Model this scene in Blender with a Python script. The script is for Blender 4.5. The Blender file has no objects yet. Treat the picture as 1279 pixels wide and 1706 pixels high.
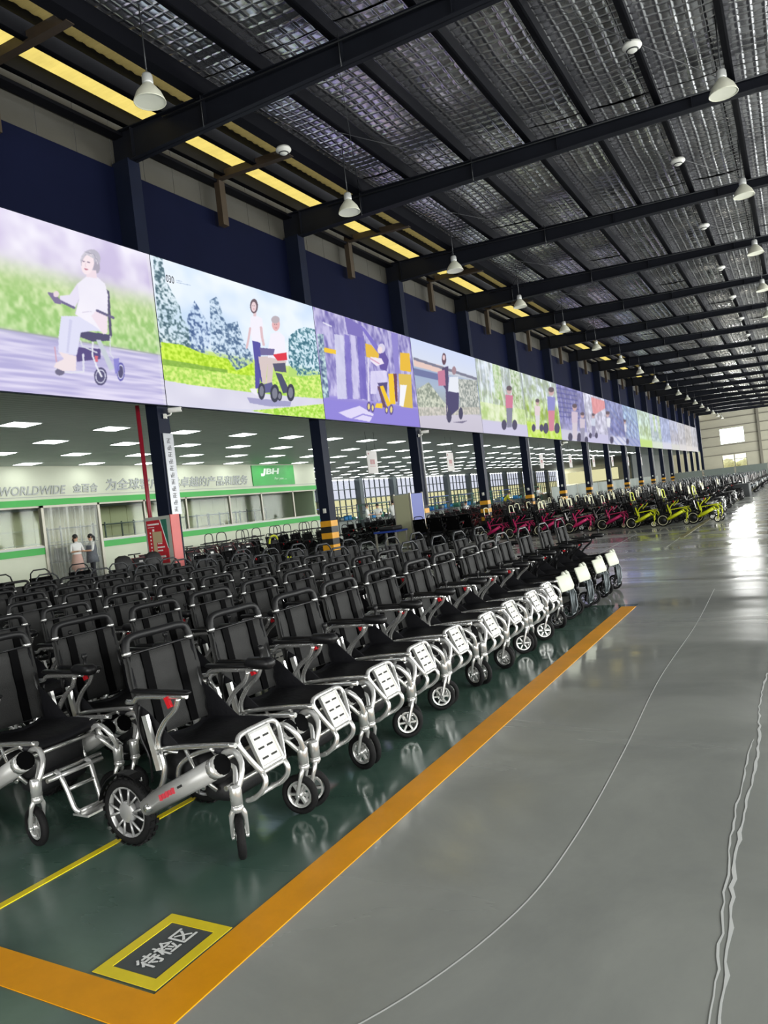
import bpy, math, random
import numpy as np
from mathutils import Vector, Matrix

random.seed(7)
rng = np.random.default_rng(7)
scene = bpy.context.scene
C = scene.collection
PI = math.pi

# ------------------------------------------------------------------ camera
CAM_H = 1.40
YAW, PITCH, ROLL, FPX = math.radians(-29.348), math.radians(-0.281), math.radians(-6.614), 1233.8
_f = Vector((math.sin(YAW) * math.cos(PITCH), math.cos(YAW) * math.cos(PITCH), math.sin(PITCH)))
_r = Vector((math.cos(YAW), -math.sin(YAW), 0.0))
_u = _r.cross(_f)
_r2 = math.cos(ROLL) * _r + math.sin(ROLL) * _u
_u2 = -math.sin(ROLL) * _r + math.cos(ROLL) * _u
cam_data = bpy.data.cameras.new('camera')
cam_data.sensor_fit = 'HORIZONTAL'
cam_data.sensor_width = 36.0
cam_data.lens = FPX / 1279.0 * 36.0
cam_data.clip_start = 0.05
cam_data.clip_end = 600.0
cam = bpy.data.objects.new('camera', cam_data)
C.objects.link(cam)
cam.matrix_world = Matrix(((_r2.x, _u2.x, -_f.x, 0.0), (_r2.y, _u2.y, -_f.y, 0.0),
                           (_r2.z, _u2.z, -_f.z, CAM_H), (0, 0, 0, 1)))
scene.camera = cam

# ------------------------------------------------------------------ view / world / daylight / added fill lamps
scene.view_settings.view_transform = 'Standard'
scene.view_settings.look = 'None'
scene.view_settings.exposure = 0.0
scene.view_settings.gamma = 1.0
scene.view_settings.use_curve_mapping = False
scene.cycles.use_denoising = True
scene.cycles.max_bounces = 7
scene.cycles.diffuse_bounces = 3
scene.cycles.glossy_bounces = 4
scene.cycles.transparent_max_bounces = 16
scene.cycles.sample_clamp_indirect = 4.0
scene.cycles.caustics_reflective = False
scene.cycles.caustics_refractive = False

world = bpy.data.worlds.new('sky')
scene.world = world
world.use_nodes = True
_bg = world.node_tree.nodes['Background']
_bg.inputs['Color'].default_value = (0.93, 0.97, 1.0, 1)
_bg.inputs['Strength'].default_value = 9.0


def area_light(name, loc, rot, sx, sy, power, color=(1, 1, 1)):
    d = bpy.data.lights.new(name, 'AREA')
    d.shape = 'RECTANGLE'
    d.size, d.size_y = sx, sy
    d.energy = power
    d.color = color
    o = bpy.data.objects.new(name, d)
    C.objects.link(o)
    o.location = loc
    o.rotation_euler = rot
    return o


# fill lamps added before the opaque right-hand panes and the rear door
for _y, _p in ((4.0, 3700), (34.0, 5600), (64.0, 5600), (97.0, 8500)):
    area_light('window_daylight', (11.5, _y, 3.0), (0, math.radians(90), 0), 3.4, 24.0, _p, (0.985, 1.0, 0.97))
area_light('far_window_daylight', (-7.75, 116.8, 6.0), (math.radians(-90), 0, 0), 3.1, 2.2, 1500, (1.0, 0.99, 0.96))
area_light('far_window_daylight', (-7.75, 116.8, 2.45), (math.radians(-90), 0, 0), 3.1, 1.6, 160, (1.0, 0.97, 0.82))
area_light('loading_door_daylight', (1.0, -11.6, 2.6), (math.radians(90), 0, 0), 12.0, 5.0, 1500, (1.0, 0.99, 0.97))  # added fill lamp, stands before the closed rear door sheet

# ------------------------------------------------------------------ helpers


def lin(c):
    return tuple(((v / 255.0) / 12.92 if v / 255.0 <= 0.04045 else ((v / 255.0 + 0.055) / 1.055) ** 2.4) for v in c)


class MB:
    """collects shapes for one mesh"""

    def __init__(self):
        self.v, self.f, self.s, self.m = [], [], [], []
        self.mi = 0

    def add(self, verts, faces, smooth=False):
        b = len(self.v)
        self.v += [tuple(p) for p in verts]
        for f in faces:
            self.f.append(tuple(i + b for i in f))
            self.s.append(smooth)
            self.m.append(self.mi)

    def box(self, c, size, R=None):
        x, y, z = (s / 2 for s in size)
        P = [Vector(p) for p in ((-x, -y, -z), (x, -y, -z), (x, y, -z), (-x, y, -z), (-x, -y, z), (x, -y, z), (x, y, z), (-x, y, z))]
        if R is not None:
            P = [R @ p for p in P]
        c = Vector(c)
        self.add([p + c for p in P], [(0, 3, 2, 1), (4, 5, 6, 7), (0, 1, 5, 4), (1, 2, 6, 5), (2, 3, 7, 6), (3, 0, 4, 7)])
        return self

    def box2(self, a, b):
        return self.box([(p + q) / 2 for p, q in zip(a, b)], [abs(q - p) for p, q in zip(a, b)])

    def rbox(self, c, size, r, R=None, seg=2):
        """box with rounded edges (rounded in its local xy outline and softened top/bottom)"""
        x, y, z = (s / 2 for s in size)
        r = min(r, x * .98, y * .98)
        rz = min(r * .6, z * .9)
        out = []
        for (cx_, cy_, a0) in ((x - r, y - r, 0), (-x + r, y - r, 90), (-x + r, -y + r, 180), (x - r, -y + r, 270)):
            for k in range(seg + 1):
                a = math.radians(a0 + 90 * k / seg)
                out.append((cx_ + r * math.cos(a), cy_ + r * math.sin(a), math.cos(a), math.sin(a)))
        n = len(out)
        V = []
        for (zz, ins) in ((-z, rz), (-z + rz, 0), (z - rz, 0), (z, rz)):
            for (px, py, nx, ny) in out:
                V.append(Vector((px - nx * ins, py - ny * ins, zz)))
        if R is not None:
            V = [R @ p for p in V]
        c = Vector(c)
        F = []
        for k in range(3):
            for i in range(n):
                j = (i + 1) % n
                F.append((k * n + i, k * n + j, (k + 1) * n + j, (k + 1) * n + i))
        F.append(tuple(range(n - 1, -1, -1)))
        F.append(tuple(range(3 * n, 4 * n)))
        self.add([p + c for p in V], F, True)
        return self

    def tube(self, pts, r, n=8, closed=False, cap=True, smooth=True):
        pts = [Vector(p) for p in pts]
        m = len(pts)
        rs = r if isinstance(r, (list, tuple)) else [r] * m
        T = []
        for i in range(m):
            if closed:
                t = pts[(i + 1) % m] - pts[i - 1]
            else:
                t = pts[min(i + 1, m - 1)] - pts[max(i - 1, 0)]
            T.append(t.normalized())
        up = Vector((0, 0, 1)) if abs(T[0].z) < .9 else Vector((1, 0, 0))
        N = (up - T[0] * up.dot(T[0])).normalized()
        V = []
        for i in range(m):
            N = (N - T[i] * N.dot(T[i]))
            N = N.normalized() if N.length > 1e-6 else T[i].orthogonal().normalized()
            B = T[i].cross(N)
            for k in range(n):
                a = 2 * PI * k / n
                V.append(pts[i] + (N * math.cos(a) + B * math.sin(a)) * rs[i])
        F = []
        for i in range(m if closed else m - 1):
            a, b = i * n, ((i + 1) % m) * n
            for k in range(n):
                k2 = (k + 1) % n
                F.append((a + k, a + k2, b + k2, b + k))
        self.add(V, F, smooth)
        if cap and not closed:
            bb = len(self.v) - m * n
            self.f.append(tuple(bb + k for k in range(n - 1, -1, -1))); self.s.append(False); self.m.append(self.mi)
            self.f.append(tuple(bb + (m - 1) * n + k for k in range(n))); self.s.append(False); self.m.append(self.mi)
        return self

    def lathe(self, prof, c=(0, 0, 0), axis='y', n=24, closed=False):
        """prof = [(radius, along axis)]"""
        V, F = [], []
        c = Vector(c)
        for (r, h) in prof:
            for k in range(n):
                a = 2 * PI * k / n
                x, y = r * math.cos(a), r * math.sin(a)
                p = {'y': (x, h, y), 'z': (x, y, h), 'x': (h, x, y)}[axis]
                V.append(c + Vector(p))
        m = len(prof)
        for i in range(m if closed else m - 1):
            a, b = i * n, ((i + 1) % m) * n
            for k in range(n):
                k2 = (k + 1) % n
                F.append((a + k, a + k2, b + k2, b + k))
        self.add(V, F, True)
        return self

    def prism(self, poly, a, b, axis='y'):
        """poly = 2D outline extruded between a and b along axis ('x': poly in yz, 'y': in xz, 'z': in xy)"""
        def P(p, h):
            return {'x': (h, p[0], p[1]), 'y': (p[0], h, p[1]), 'z': (p[0], p[1], h)}[axis]
        n = len(poly)
        V = [P(p, a) for p in poly] + [P(p, b) for p in poly]
        F = [tuple(range(n - 1, -1, -1)), tuple(range(n, 2 * n))]
        for i in range(n):
            j = (i + 1) % n
            F.append((i, j, n + j, n + i))
        self.add(V, F)
        return self

    def sphere(self, c, r, n=10, m=6):
        r = r if isinstance(r, (list, tuple)) else (r, r, r)
        V, F = [], []
        for i in range(m + 1):
            th = PI * i / m
            for k in range(n):
                a = 2 * PI * k / n
                V.append((c[0] + r[0] * math.sin(th) * math.cos(a), c[1] + r[1] * math.sin(th) * math.sin(a), c[2] + r[2] * math.cos(th)))
        for i in range(m):
            for k in range(n):
                k2 = (k + 1) % n
                F.append((i * n + k, (i + 1) * n + k, (i + 1) * n + k2, i * n + k2))
        self.add(V, F, True)
        return self

    def merge(self, o, mi, off=(0, 0, 0), rz=0.0):
        cs, sn = math.cos(rz), math.sin(rz)
        V = [(p[0] * cs - p[1] * sn + off[0], p[0] * sn + p[1] * cs + off[1], p[2] + off[2]) for p in o.v]
        b = len(self.v)
        self.v += V
        for f, s in zip(o.f, o.s):
            self.f.append(tuple(i + b for i in f)); self.s.append(s); self.m.append(mi)

    def mesh(self, name, mats):
        me = bpy.data.meshes.new(name)
        me.from_pydata(self.v, [], self.f)
        me.polygons.foreach_set('use_smooth', self.s)
        me.polygons.foreach_set('material_index', self.m)
        for m in (mats if isinstance(mats, (list, tuple)) else [mats]):
            me.materials.append(M[m] if isinstance(m, str) else m)
        me.update()
        return me

    def build(self, name, mats, parent=None, loc=(0, 0, 0), rz=0.0):
        o = bpy.data.objects.new(name, self.mesh(name, mats))
        C.objects.link(o)
        o.parent = parent
        o.location = loc
        o.rotation_euler = (0, 0, rz)
        return o


def smooth_path(pts, n=5):
    pts = [Vector(p) for p in pts]
    out = []
    for i in range(len(pts) - 1):
        p0, p1, p2, p3 = pts[max(i - 1, 0)], pts[i], pts[i + 1], pts[min(i + 2, len(pts) - 1)]
        for k in range(n):
            t = k / n
            out.append(0.5 * ((2 * p1) + (p2 - p0) * t + (2 * p0 - 5 * p1 + 4 * p2 - p3) * t * t + (3 * p1 - p0 - 3 * p2 + p3) * t ** 3))
    out.append(pts[-1])
    return out


def tag(o, label=None, cat=None, group=None, kind=None):
    if label: o['label'] = label
    if cat: o['category'] = cat
    if group: o['group'] = group
    if kind: o['kind'] = kind
    return o


def empty(name, loc=(0, 0, 0), rz=0.0):
    o = bpy.data.objects.new(name, None)
    o.empty_display_size = 0.1
    C.objects.link(o)
    o.location = loc
    o.rotation_euler = (0, 0, rz)
    return o


def place(name, me, parent=None, loc=(0, 0, 0), rz=0.0):
    o = bpy.data.objects.new(name, me)
    C.objects.link(o)
    o.parent = parent
    o.location = loc
    o.rotation_euler = (0, 0, rz)
    return o


KIDS = {}


def copy_tree(o, parent=None):
    c = o.copy()
    C.objects.link(c)
    c.parent = parent
    for ch in KIDS_OF(o):
        copy_tree(ch, c)
    return c


def KIDS_OF(o):
    if o.name not in KIDS:
        KIDS[o.name] = list(o.children)
    return KIDS[o.name]


ORD = ['first', 'second', 'third', 'fourth', 'fifth', 'sixth', 'seventh', 'eighth', 'ninth', 'tenth', 'eleventh', 'twelfth',
       'thirteenth', 'fourteenth', 'fifteenth', 'sixteenth', 'seventeenth', 'eighteenth', 'nineteenth', 'twentieth'] + \
      ['twenty-' + w for w in ('first', 'second', 'third', 'fourth', 'fifth', 'sixth', 'seventh', 'eighth', 'ninth')] + ['thirtieth'] + ['thirty-' + w for w in ('first', 'second', 'third', 'fourth', 'fifth', 'sixth', 'seventh', 'eighth', 'ninth')]

# ------------------------------------------------------------------ materials
M = {}


def mat(name, rgb, rough=0.5, metal=0.0, spec=0.5, emit=0.0, var=0.0, vscale=3.0, bump=0.0, bscale=40.0, coat=0.0, alpha=1.0,
        trans=0.0, stretch=(1, 1, 1), rvar=0.0):
    m = bpy.data.materials.new(name)
    m.use_nodes = True
    nt = m.node_tree
    b = nt.nodes['Principled BSDF']
    c = lin(rgb) + (1,)
    b.inputs['Base Color'].default_value = c
    b.inputs['Roughness'].default_value = rough
    b.inputs['Metallic'].default_value = metal
    b.inputs['Specular IOR Level'].default_value = spec
    b.inputs['Coat Weight'].default_value = coat
    b.inputs['Alpha'].default_value = alpha
    b.inputs['Transmission Weight'].default_value = trans
    if emit:
        b.inputs['Emission Color'].default_value = c
        b.inputs['Emission Strength'].default_value = emit
    if var or bump or rvar:
        tc = nt.nodes.new('ShaderNodeTexCoord')
        mp = nt.nodes.new('ShaderNodeMapping')
        mp.inputs['Scale'].default_value = stretch
        nt.links.new(tc.outputs['Object'], mp.inputs['Vector'])
    if var:
        n = nt.nodes.new('ShaderNodeTexNoise')
        n.inputs['Scale'].default_value = vscale
        n.inputs['Detail'].default_value = 6
        n.inputs['Roughness'].default_value = 0.6
        nt.links.new(mp.outputs[0], n.inputs['Vector'])
        mx = nt.nodes.new('ShaderNodeMix')
        mx.data_type = 'RGBA'
        mx.inputs['A'].default_value = tuple(v * (1 - var) for v in c[:3]) + (1,)
        mx.inputs['B'].default_value = tuple(min(1, v * (1 + var)) for v in c[:3]) + (1,)
        rp = nt.nodes.new('ShaderNodeMapRange')
        rp.inputs['From Min'].default_value = 0.3
        rp.inputs['From Max'].default_value = 0.7
        nt.links.new(n.outputs['Fac'], rp.inputs['Value'])
        nt.links.new(rp.outputs[0], mx.inputs['Factor'])
        nt.links.new(mx.outputs['Result'], b.inputs['Base Color'])
        if rvar:
            rr = nt.nodes.new('ShaderNodeMapRange')
            rr.inputs['From Min'].default_value = 0.3
            rr.inputs['From Max'].default_value = 0.7
            rr.inputs['To Min'].default_value = max(0.02, rough - rvar)
            rr.inputs['To Max'].default_value = rough + rvar
            nt.links.new(n.outputs['Fac'], rr.inputs['Value'])
            nt.links.new(rr.outputs[0], b.inputs['Roughness'])
    if bump:
        n2 = nt.nodes.new('ShaderNodeTexNoise')
        n2.inputs['Scale'].default_value = bscale
        n2.inputs['Detail'].default_value = 4
        nt.links.new(mp.outputs[0], n2.inputs['Vector'])
        bp = nt.nodes.new('ShaderNodeBump')
        bp.inputs['Strength'].default_value = bump
        bp.inputs['Distance'].default_value = 0.01
        nt.links.new(n2.outputs['Fac'], bp.inputs['Height'])
        nt.links.new(bp.outputs[0], b.inputs['Normal'])
    M[name] = m
    return m


mat('silver', (212, 212, 210), 0.24, 0.85, var=0.05)
mat('bright_silver', (230, 230, 228), 0.24, 0.7)
mat('tube_grey', (172, 172, 170), 0.38, 0.25, var=0.05, vscale=12)
mat('black_metal', (24, 24, 26), 0.35, 0.3)
mat('dark_grey_metal', (52, 54, 57), 0.4, 0.4)
mat('rubber', (16, 16, 17), 0.75, bump=0.3, bscale=90, spec=0.25)
mat('rim_grey', (176, 176, 176), 0.32, 0.4)
mat('fabric', (46, 46, 46), 0.7, var=0.14, vscale=5, bump=0.35, bscale=220, spec=0.2)
mat('fabric_dark', (5, 5, 6), 0.7, spec=0.04)
mat('seat_fabric', (19, 19, 23), 0.6, var=0.2, vscale=6, bump=0.3, bscale=30, spec=0.25)
mat('grip', (15, 15, 17), 0.5, spec=0.3)
mat('plastic_black', (15, 15, 17), 0.42, spec=0.35)
mat('bag_black', (15, 15, 18), 0.6, bump=0.4, bscale=14)
mat('foot_plate', (222, 220, 212), 0.5)
mat('slot_dark', (30, 30, 30), 0.7)
mat('red_paint', (196, 22, 34), 0.4)
mat('logo_red', (205, 60, 74), 0.5)
mat('pink_paint', (196, 30, 98), 0.33, spec=0.6)
mat('yellow_paint', (206, 214, 18), 0.33, spec=0.6)
mat('cream_tube', (228, 224, 190), 0.35, 0.2)
mat('white_plastic', (226, 226, 220), 0.45)
mat('foam_white', (202, 206, 190), 0.6, bump=0.3, bscale=60)
mat('white_tag', (235, 235, 232), 0.6)
mat('wine_trim', (110, 30, 40), 0.4)
mat('blue_paint', (40, 66, 150), 0.4)
mat('bin_blue', (38, 128, 190), 0.45)
mat('navy_steel', (22, 28, 46), 0.5, 0.0, var=0.12, vscale=1.5, spec=0.12)
mat('navy_panel', (13, 18, 42), 0.7, var=0.1, vscale=0.6, spec=0.06)
mat('roof_steel', (25, 27, 34), 0.55, 0.0, var=0.15, vscale=1.2, spec=0.12)
mat('purlin_steel', (13, 14, 20), 0.6, spec=0.1)
mat('faded_yellow', (146, 140, 104), 0.35, var=0.25, vscale=2)
mat('brown_steel', (56, 45, 34), 0.6, var=0.2, vscale=3)
mat('siding_grey', (74, 72, 66), 0.6, var=0.1, vscale=0.8)
mat('stripe_yellow', (222, 158, 30), 0.5, var=0.1)
mat('stripe_black', (24, 24, 26), 0.5)
mat('orange_paint', (240, 162, 4), 0.4, var=0.12, vscale=2.5, spec=0.3)
mat('yellow_line', (244, 220, 24), 0.35, var=0.1, vscale=4)
mat('stencil_grey', (74, 80, 80), 0.4, var=0.08)
mat('white_letter', (246, 248, 246), 0.5)
mat('wall_white', (204, 208, 188), 0.6, var=0.04, vscale=0.5)
mat('wall_grey_white', (196, 200, 196), 0.6, var=0.04, vscale=0.5)
mat('green_band', (44, 166, 62), 0.45)
mat('logo_green', (46, 158, 66), 0.45, var=0.18, vscale=0.9)
mat('letter_grey', (150, 154, 152), 0.4, 0.2)
mat('logo_letter', (222, 238, 222), 0.5)
mat('alu_frame', (168, 164, 152), 0.4, 0.4)
mat('cream_panel', (226, 218, 186), 0.6, var=0.06, vscale=0.6)
mat('duct_grey', (168, 172, 172), 0.45, 0.3)
mat('far_wall', (186, 182, 164), 0.65, var=0.08, vscale=0.3, stretch=(1, 1, 3))
mat('far_girt', (128, 124, 112), 0.6)
mat('dark_wall', (74, 80, 80), 0.65, var=0.08, vscale=0.3)
mat('partition_white', (128, 138, 132), 0.55, var=0.05)
mat('partition_blue', (80, 92, 168), 0.5)
mat('partition_beige', (176, 176, 146), 0.55)
mat('rack_green', (44, 110, 92), 0.5)
mat('rack_steel', (92, 100, 104), 0.45, 0.4)
mat('carton', (40, 43, 45), 0.7, var=0.1, vscale=4)
mat('lamp_housing', (200, 202, 200), 0.4, 0.3)
mat('lamp_bell', (224, 224, 206), 0.35, 0.0, bump=0.1, trans=0.0)
mat('lamp_inside', (238, 238, 222), 0.4)
mat('pipe_red', (170, 34, 54), 0.35, spec=0.6)
mat('conduit', (196, 198, 200), 0.4)
mat('notice_red', (198, 36, 52), 0.4, var=0.08, vscale=5)
mat('notice_panel', (176, 180, 172), 0.45)
mat('notice_side', (206, 92, 88), 0.45, var=0.06)
mat('notice_beige', (196, 176, 138), 0.5)
mat('sign_silver', (140, 142, 146), 0.35, 0.4)
mat('sign_mark', (110, 112, 116), 0.5)
mat('sign_white', (206, 202, 200), 0.5)
mat('sign_red', (176, 120, 124), 0.5)
mat('skin', (206, 160, 132), 0.5)
mat('hair_black', (20, 17, 16), 0.5)
mat('hair_grey', (70, 66, 62), 0.55)
mat('shirt_white', (222, 222, 220), 0.7, bump=0.3, bscale=30)
mat('skirt_rose', (196, 160, 150), 0.7)
mat('apron_grey', (92, 96, 104), 0.7, var=0.5, vscale=18, stretch=(1, 1, 6))
mat('trousers_dark', (34, 36, 44), 0.7)
mat('trousers_grey', (110, 112, 112), 0.7)
mat('shirt_yellow', (190, 188, 40), 0.7)
mat('shoe', (28, 28, 30), 0.5)
mat('scratch', (226, 228, 226), 0.7)
mat('light_diffuser', (250, 255, 252), 0.5, emit=8.5)
mat('tube_glow', (250, 250, 236), 0.5, emit=6.0)  # glow of the lamps added to brighten the glazed room
mat('light_frame', (190, 196, 194), 0.5)


def glass_mat(name, rgb, gloss=0.12, rough=0.05):
    m = bpy.data.materials.new(name)
    m.use_nodes = True
    nt = m.node_tree
    for n in list(nt.nodes):
        if n.type == 'BSDF_PRINCIPLED':
            nt.nodes.remove(n)
    out = [n for n in nt.nodes if n.type == 'OUTPUT_MATERIAL'][0]
    t = nt.nodes.new('ShaderNodeBsdfTransparent')
    t.inputs['Color'].default_value = lin(rgb) + (1,)
    g = nt.nodes.new('ShaderNodeBsdfGlossy')
    g.inputs['Roughness'].default_value = rough
    mx = nt.nodes.new('ShaderNodeMixShader')
    mx.inputs[0].default_value = gloss
    nt.links.new(t.outputs[0], mx.inputs[1])
    nt.links.new(g.outputs[0], mx.inputs[2])
    nt.links.new(mx.outputs[0], out.inputs['Surface'])
    M[name] = m


glass_mat('glass', (236, 242, 236), 0.012)
glass_mat('window_pane', (148, 148, 152), 0.02)
glass_mat('garden_pane', (176, 174, 164), 0.02)
glass_mat('cream_pane', (150, 147, 128), 0.02)
mat('frosted_pane', (200, 206, 206), 0.5)  # opaque, closes the added openings behind the fill lamps


def translucent_mat(name, rgb, fac, rough_dir='x'):
    """roof light sheet / plastic strip: light passes through as a diffuse glow"""
    m = bpy.data.materials.new(name)
    m.use_nodes = True
    nt = m.node_tree
    for n in list(nt.nodes):
        if n.type == 'BSDF_PRINCIPLED':
            nt.nodes.remove(n)
    out = [n for n in nt.nodes if n.type == 'OUTPUT_MATERIAL'][0]
    tc = nt.nodes.new('ShaderNodeTexCoord')
    nz = nt.nodes.new('ShaderNodeTexNoise')
    nz.inputs['Scale'].default_value = 2.2
    nz.inputs['Detail'].default_value = 4
    nt.links.new(tc.outputs['Object'], nz.inputs['Vector'])
    mr = nt.nodes.new('ShaderNodeMapRange')
    mr.inputs['To Min'].default_value = 0.72
    mr.inputs['To Max'].default_value = 1.15
    nt.links.new(nz.outputs['Fac'], mr.inputs['Value'])
    mul = nt.nodes.new('ShaderNodeVectorMath')
    mul.operation = 'SCALE'
    mul.inputs[0].default_value = lin(rgb)
    nt.links.new(mr.outputs[0], mul.inputs['Scale'])
    t = nt.nodes.new('ShaderNodeBsdfTranslucent')
    d = nt.nodes.new('ShaderNodeBsdfDiffuse')
    nt.links.new(mul.outputs[0], t.inputs['Color'])
    nt.links.new(mul.outputs[0], d.inputs['Color'])
    mx = nt.nodes.new('ShaderNodeMixShader')
    mx.inputs[0].default_value = fac
    nt.links.new(d.outputs[0], mx.inputs[1])
    nt.links.new(t.outputs[0], mx.inputs[2])
    nt.links.new(mx.outputs[0], out.inputs['Surface'])
    M[name] = m


translucent_mat('skylight_bright', (136, 120, 62), 0.50)
translucent_mat('skylight_dim', (80, 70, 40), 0.30)


def strip_mat():
    m = bpy.data.materials.new('strip_plastic')
    m.use_nodes = True
    nt = m.node_tree
    for n in list(nt.nodes):
        if n.type == 'BSDF_PRINCIPLED':
            nt.nodes.remove(n)
    out = [n for n in nt.nodes if n.type == 'OUTPUT_MATERIAL'][0]
    t = nt.nodes.new('ShaderNodeBsdfTransparent')
    t.inputs['Color'].default_value = (0.86, 0.88, 0.84, 1)
    g = nt.nodes.new('ShaderNodeBsdfPrincipled')
    g.inputs['Base Color'].default_value = (0.62, 0.64, 0.60, 1)
    g.inputs['Roughness'].default_value = 0.2
    mx = nt.nodes.new('ShaderNodeMixShader')
    mx.inputs[0].default_value = 0.32
    nt.links.new(t.outputs[0], mx.inputs[1])
    nt.links.new(g.outputs[0], mx.inputs[2])
    nt.links.new(mx.outputs[0], out.inputs['Surface'])
    M['strip_plastic'] = m


strip_mat()


def foil_mat():
    """quilted aluminium insulation: metallic with puffed square cells"""
    m = bpy.data.materials.new('quilted_foil')
    m.use_nodes = True
    nt = m.node_tree
    b = nt.nodes['Principled BSDF']
    b.inputs['Base Color'].default_value = (0.68, 0.68, 0.73, 1)
    b.inputs['Metallic'].default_value = 0.92
    b.inputs['Roughness'].default_value = 0.30
    tc = nt.nodes.new('ShaderNodeTexCoord')
    nz = nt.nodes.new('ShaderNodeTexNoise')
    nz.inputs['Scale'].default_value = 5.0
    nz.inputs['Detail'].default_value = 6
    nt.links.new(tc.outputs['Object'], nz.inputs['Vector'])
    bk = nt.nodes.new('ShaderNodeTexBrick')
    bk.offset = 0.0
    bk.squash = 1.0
    bk.inputs['Scale'].default_value = 1.0
    bk.inputs['Brick Width'].default_value = 0.24
    bk.inputs['Row Height'].default_value = 0.24
    bk.inputs['Mortar Size'].default_value = 0.055
    bk.inputs['Mortar Smooth'].default_value = 1.0
    bk.inputs['Color1'].default_value = (0.55, 0.55, 0.55, 1)
    bk.inputs['Color2'].default_value = (1, 1, 1, 1)
    nt.links.new(tc.outputs['Object'], bk.inputs['Vector'])
    hm = nt.nodes.new('ShaderNodeMath')
    hm.operation = 'MULTIPLY_ADD'
    nt.links.new(nz.outputs['Fac'], hm.inputs[0])
    hm.inputs[1].default_value = 0.35
    nt.links.new(bk.outputs['Fac'], hm.inputs[2])
    bp = nt.nodes.new('ShaderNodeBump')
    bp.inputs['Strength'].default_value = 0.55
    bp.inputs['Distance'].default_value = 0.045
    nt.links.new(hm.outputs[0], bp.inputs['Height'])
    nt.links.new(bp.outputs[0], b.inputs['Normal'])
    n2 = nt.nodes.new('ShaderNodeTexNoise')
    n2.inputs['Scale'].default_value = 0.8
    n2.inputs['Detail'].default_value = 3
    nt.links.new(tc.outputs['Object'], n2.inputs['Vector'])
    mr = nt.nodes.new('ShaderNodeMapRange')
    mr.inputs['From Min'].default_value = 0.3
    mr.inputs['From Max'].default_value = 0.7
    mr.inputs['To Min'].default_value = 0.16
    mr.inputs['To Max'].default_value = 0.30
    nt.links.new(n2.outputs['Fac'], mr.inputs['Value'])
    nt.links.new(mr.outputs[0], b.inputs['Roughness'])
    M['quilted_foil'] = m


foil_mat()


def floor_mat(name, rgb, rgb2, rlo, rhi, sc=0.5):
    """polished coating: mottled colour, gloss that changes in sweeps"""
    m = bpy.data.materials.new(name)
    m.use_nodes = True
    nt = m.node_tree
    b = nt.nodes['Principled BSDF']
    tc = nt.nodes.new('ShaderNodeTexCoord')
    mp = nt.nodes.new('ShaderNodeMapping')
    mp.inputs['Scale'].default_value = (1.0, 1.0, 1.0)
    nt.links.new(tc.outputs['Object'], mp.inputs['Vector'])
    n = nt.nodes.new('ShaderNodeTexNoise')
    n.inputs['Scale'].default_value = 0.9
    n.inputs['Detail'].default_value = 9
    n.inputs['Roughness'].default_value = 0.62
    n.inputs['Distortion'].default_value = 0.6
    nt.links.new(mp.outputs[0], n.inputs['Vector'])
    mr = nt.nodes.new('ShaderNodeMapRange')
    mr.inputs['From Min'].default_value = 0.34
    mr.inputs['From Max'].default_value = 0.66
    nt.links.new(n.outputs['Fac'], mr.inputs['Value'])
    mx = nt.nodes.new('ShaderNodeMix')
    mx.data_type = 'RGBA'
    mx.inputs['A'].default_value = lin(rgb) + (1,)
    mx.inputs['B'].default_value = lin(rgb2) + (1,)
    nt.links.new(mr.outputs[0], mx.inputs['Factor'])
    nt.links.new(mx.outputs['Result'], b.inputs['Base Color'])
    mp2 = nt.nodes.new('ShaderNodeMapping')
    mp2.inputs['Scale'].default_value = (0.35, 1.9, 1.0)
    nt.links.new(tc.outputs['Object'], mp2.inputs['Vector'])
    n2 = nt.nodes.new('ShaderNodeTexNoise')
    n2.inputs['Scale'].default_value = sc
    n2.inputs['Detail'].default_value = 7
    n2.inputs['Distortion'].default_value = 0.8
    nt.links.new(mp2.outputs[0], n2.inputs['Vector'])
    m2 = nt.nodes.new('ShaderNodeMapRange')
    m2.inputs['From Min'].default_value = 0.36
    m2.inputs['From Max'].default_value = 0.64
    m2.inputs['To Min'].default_value = rlo
    m2.inputs['To Max'].default_value = rhi
    nt.links.new(n2.outputs['Fac'], m2.inputs['Value'])
    nt.links.new(m2.outputs[0], b.inputs['Roughness'])
    bp = nt.nodes.new('ShaderNodeBump')
    bp.inputs['Strength'].default_value = 0.30
    bp.inputs['Distance'].default_value = 0.02
    nt.links.new(n2.outputs['Fac'], bp.inputs['Height'])
    nt.links.new(bp.outputs[0], b.inputs['Normal'])
    b.inputs['Specular IOR Level'].default_value = 0.75
    M[name] = m


floor_mat('floor_grey', (150, 153, 149), (170, 173, 167), 0.06, 0.34)
floor_mat('floor_green', (58, 84, 74), (80, 106, 95), 0.08, 0.32)


def line_ceiling_mat():
    m = bpy.data.materials.new('board_ceiling')
    m.use_nodes = True
    nt = m.node_tree
    b = nt.nodes['Principled BSDF']
    b.inputs['Base Color'].default_value = lin((168, 178, 175)) + (1,)
    b.inputs['Roughness'].default_value = 0.45
    tc = nt.nodes.new('ShaderNodeTexCoord')
    w = nt.nodes.new('ShaderNodeTexWave')
    w.wave_type = 'BANDS'
    w.bands_direction = 'X'
    w.inputs['Scale'].default_value = 1.6
    w.inputs['Distortion'].default_value = 0.2
    nt.links.new(tc.outputs['Object'], w.inputs['Vector'])
    bp = nt.nodes.new('ShaderNodeBump')
    bp.inputs['Strength'].default_value = 0.5
    bp.inputs['Distance'].default_value = 0.03
    nt.links.new(w.outputs['Fac'], bp.inputs['Height'])
    nt.links.new(bp.outputs[0], b.inputs['Normal'])
    M['board_ceiling'] = m


line_ceiling_mat()


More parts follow.
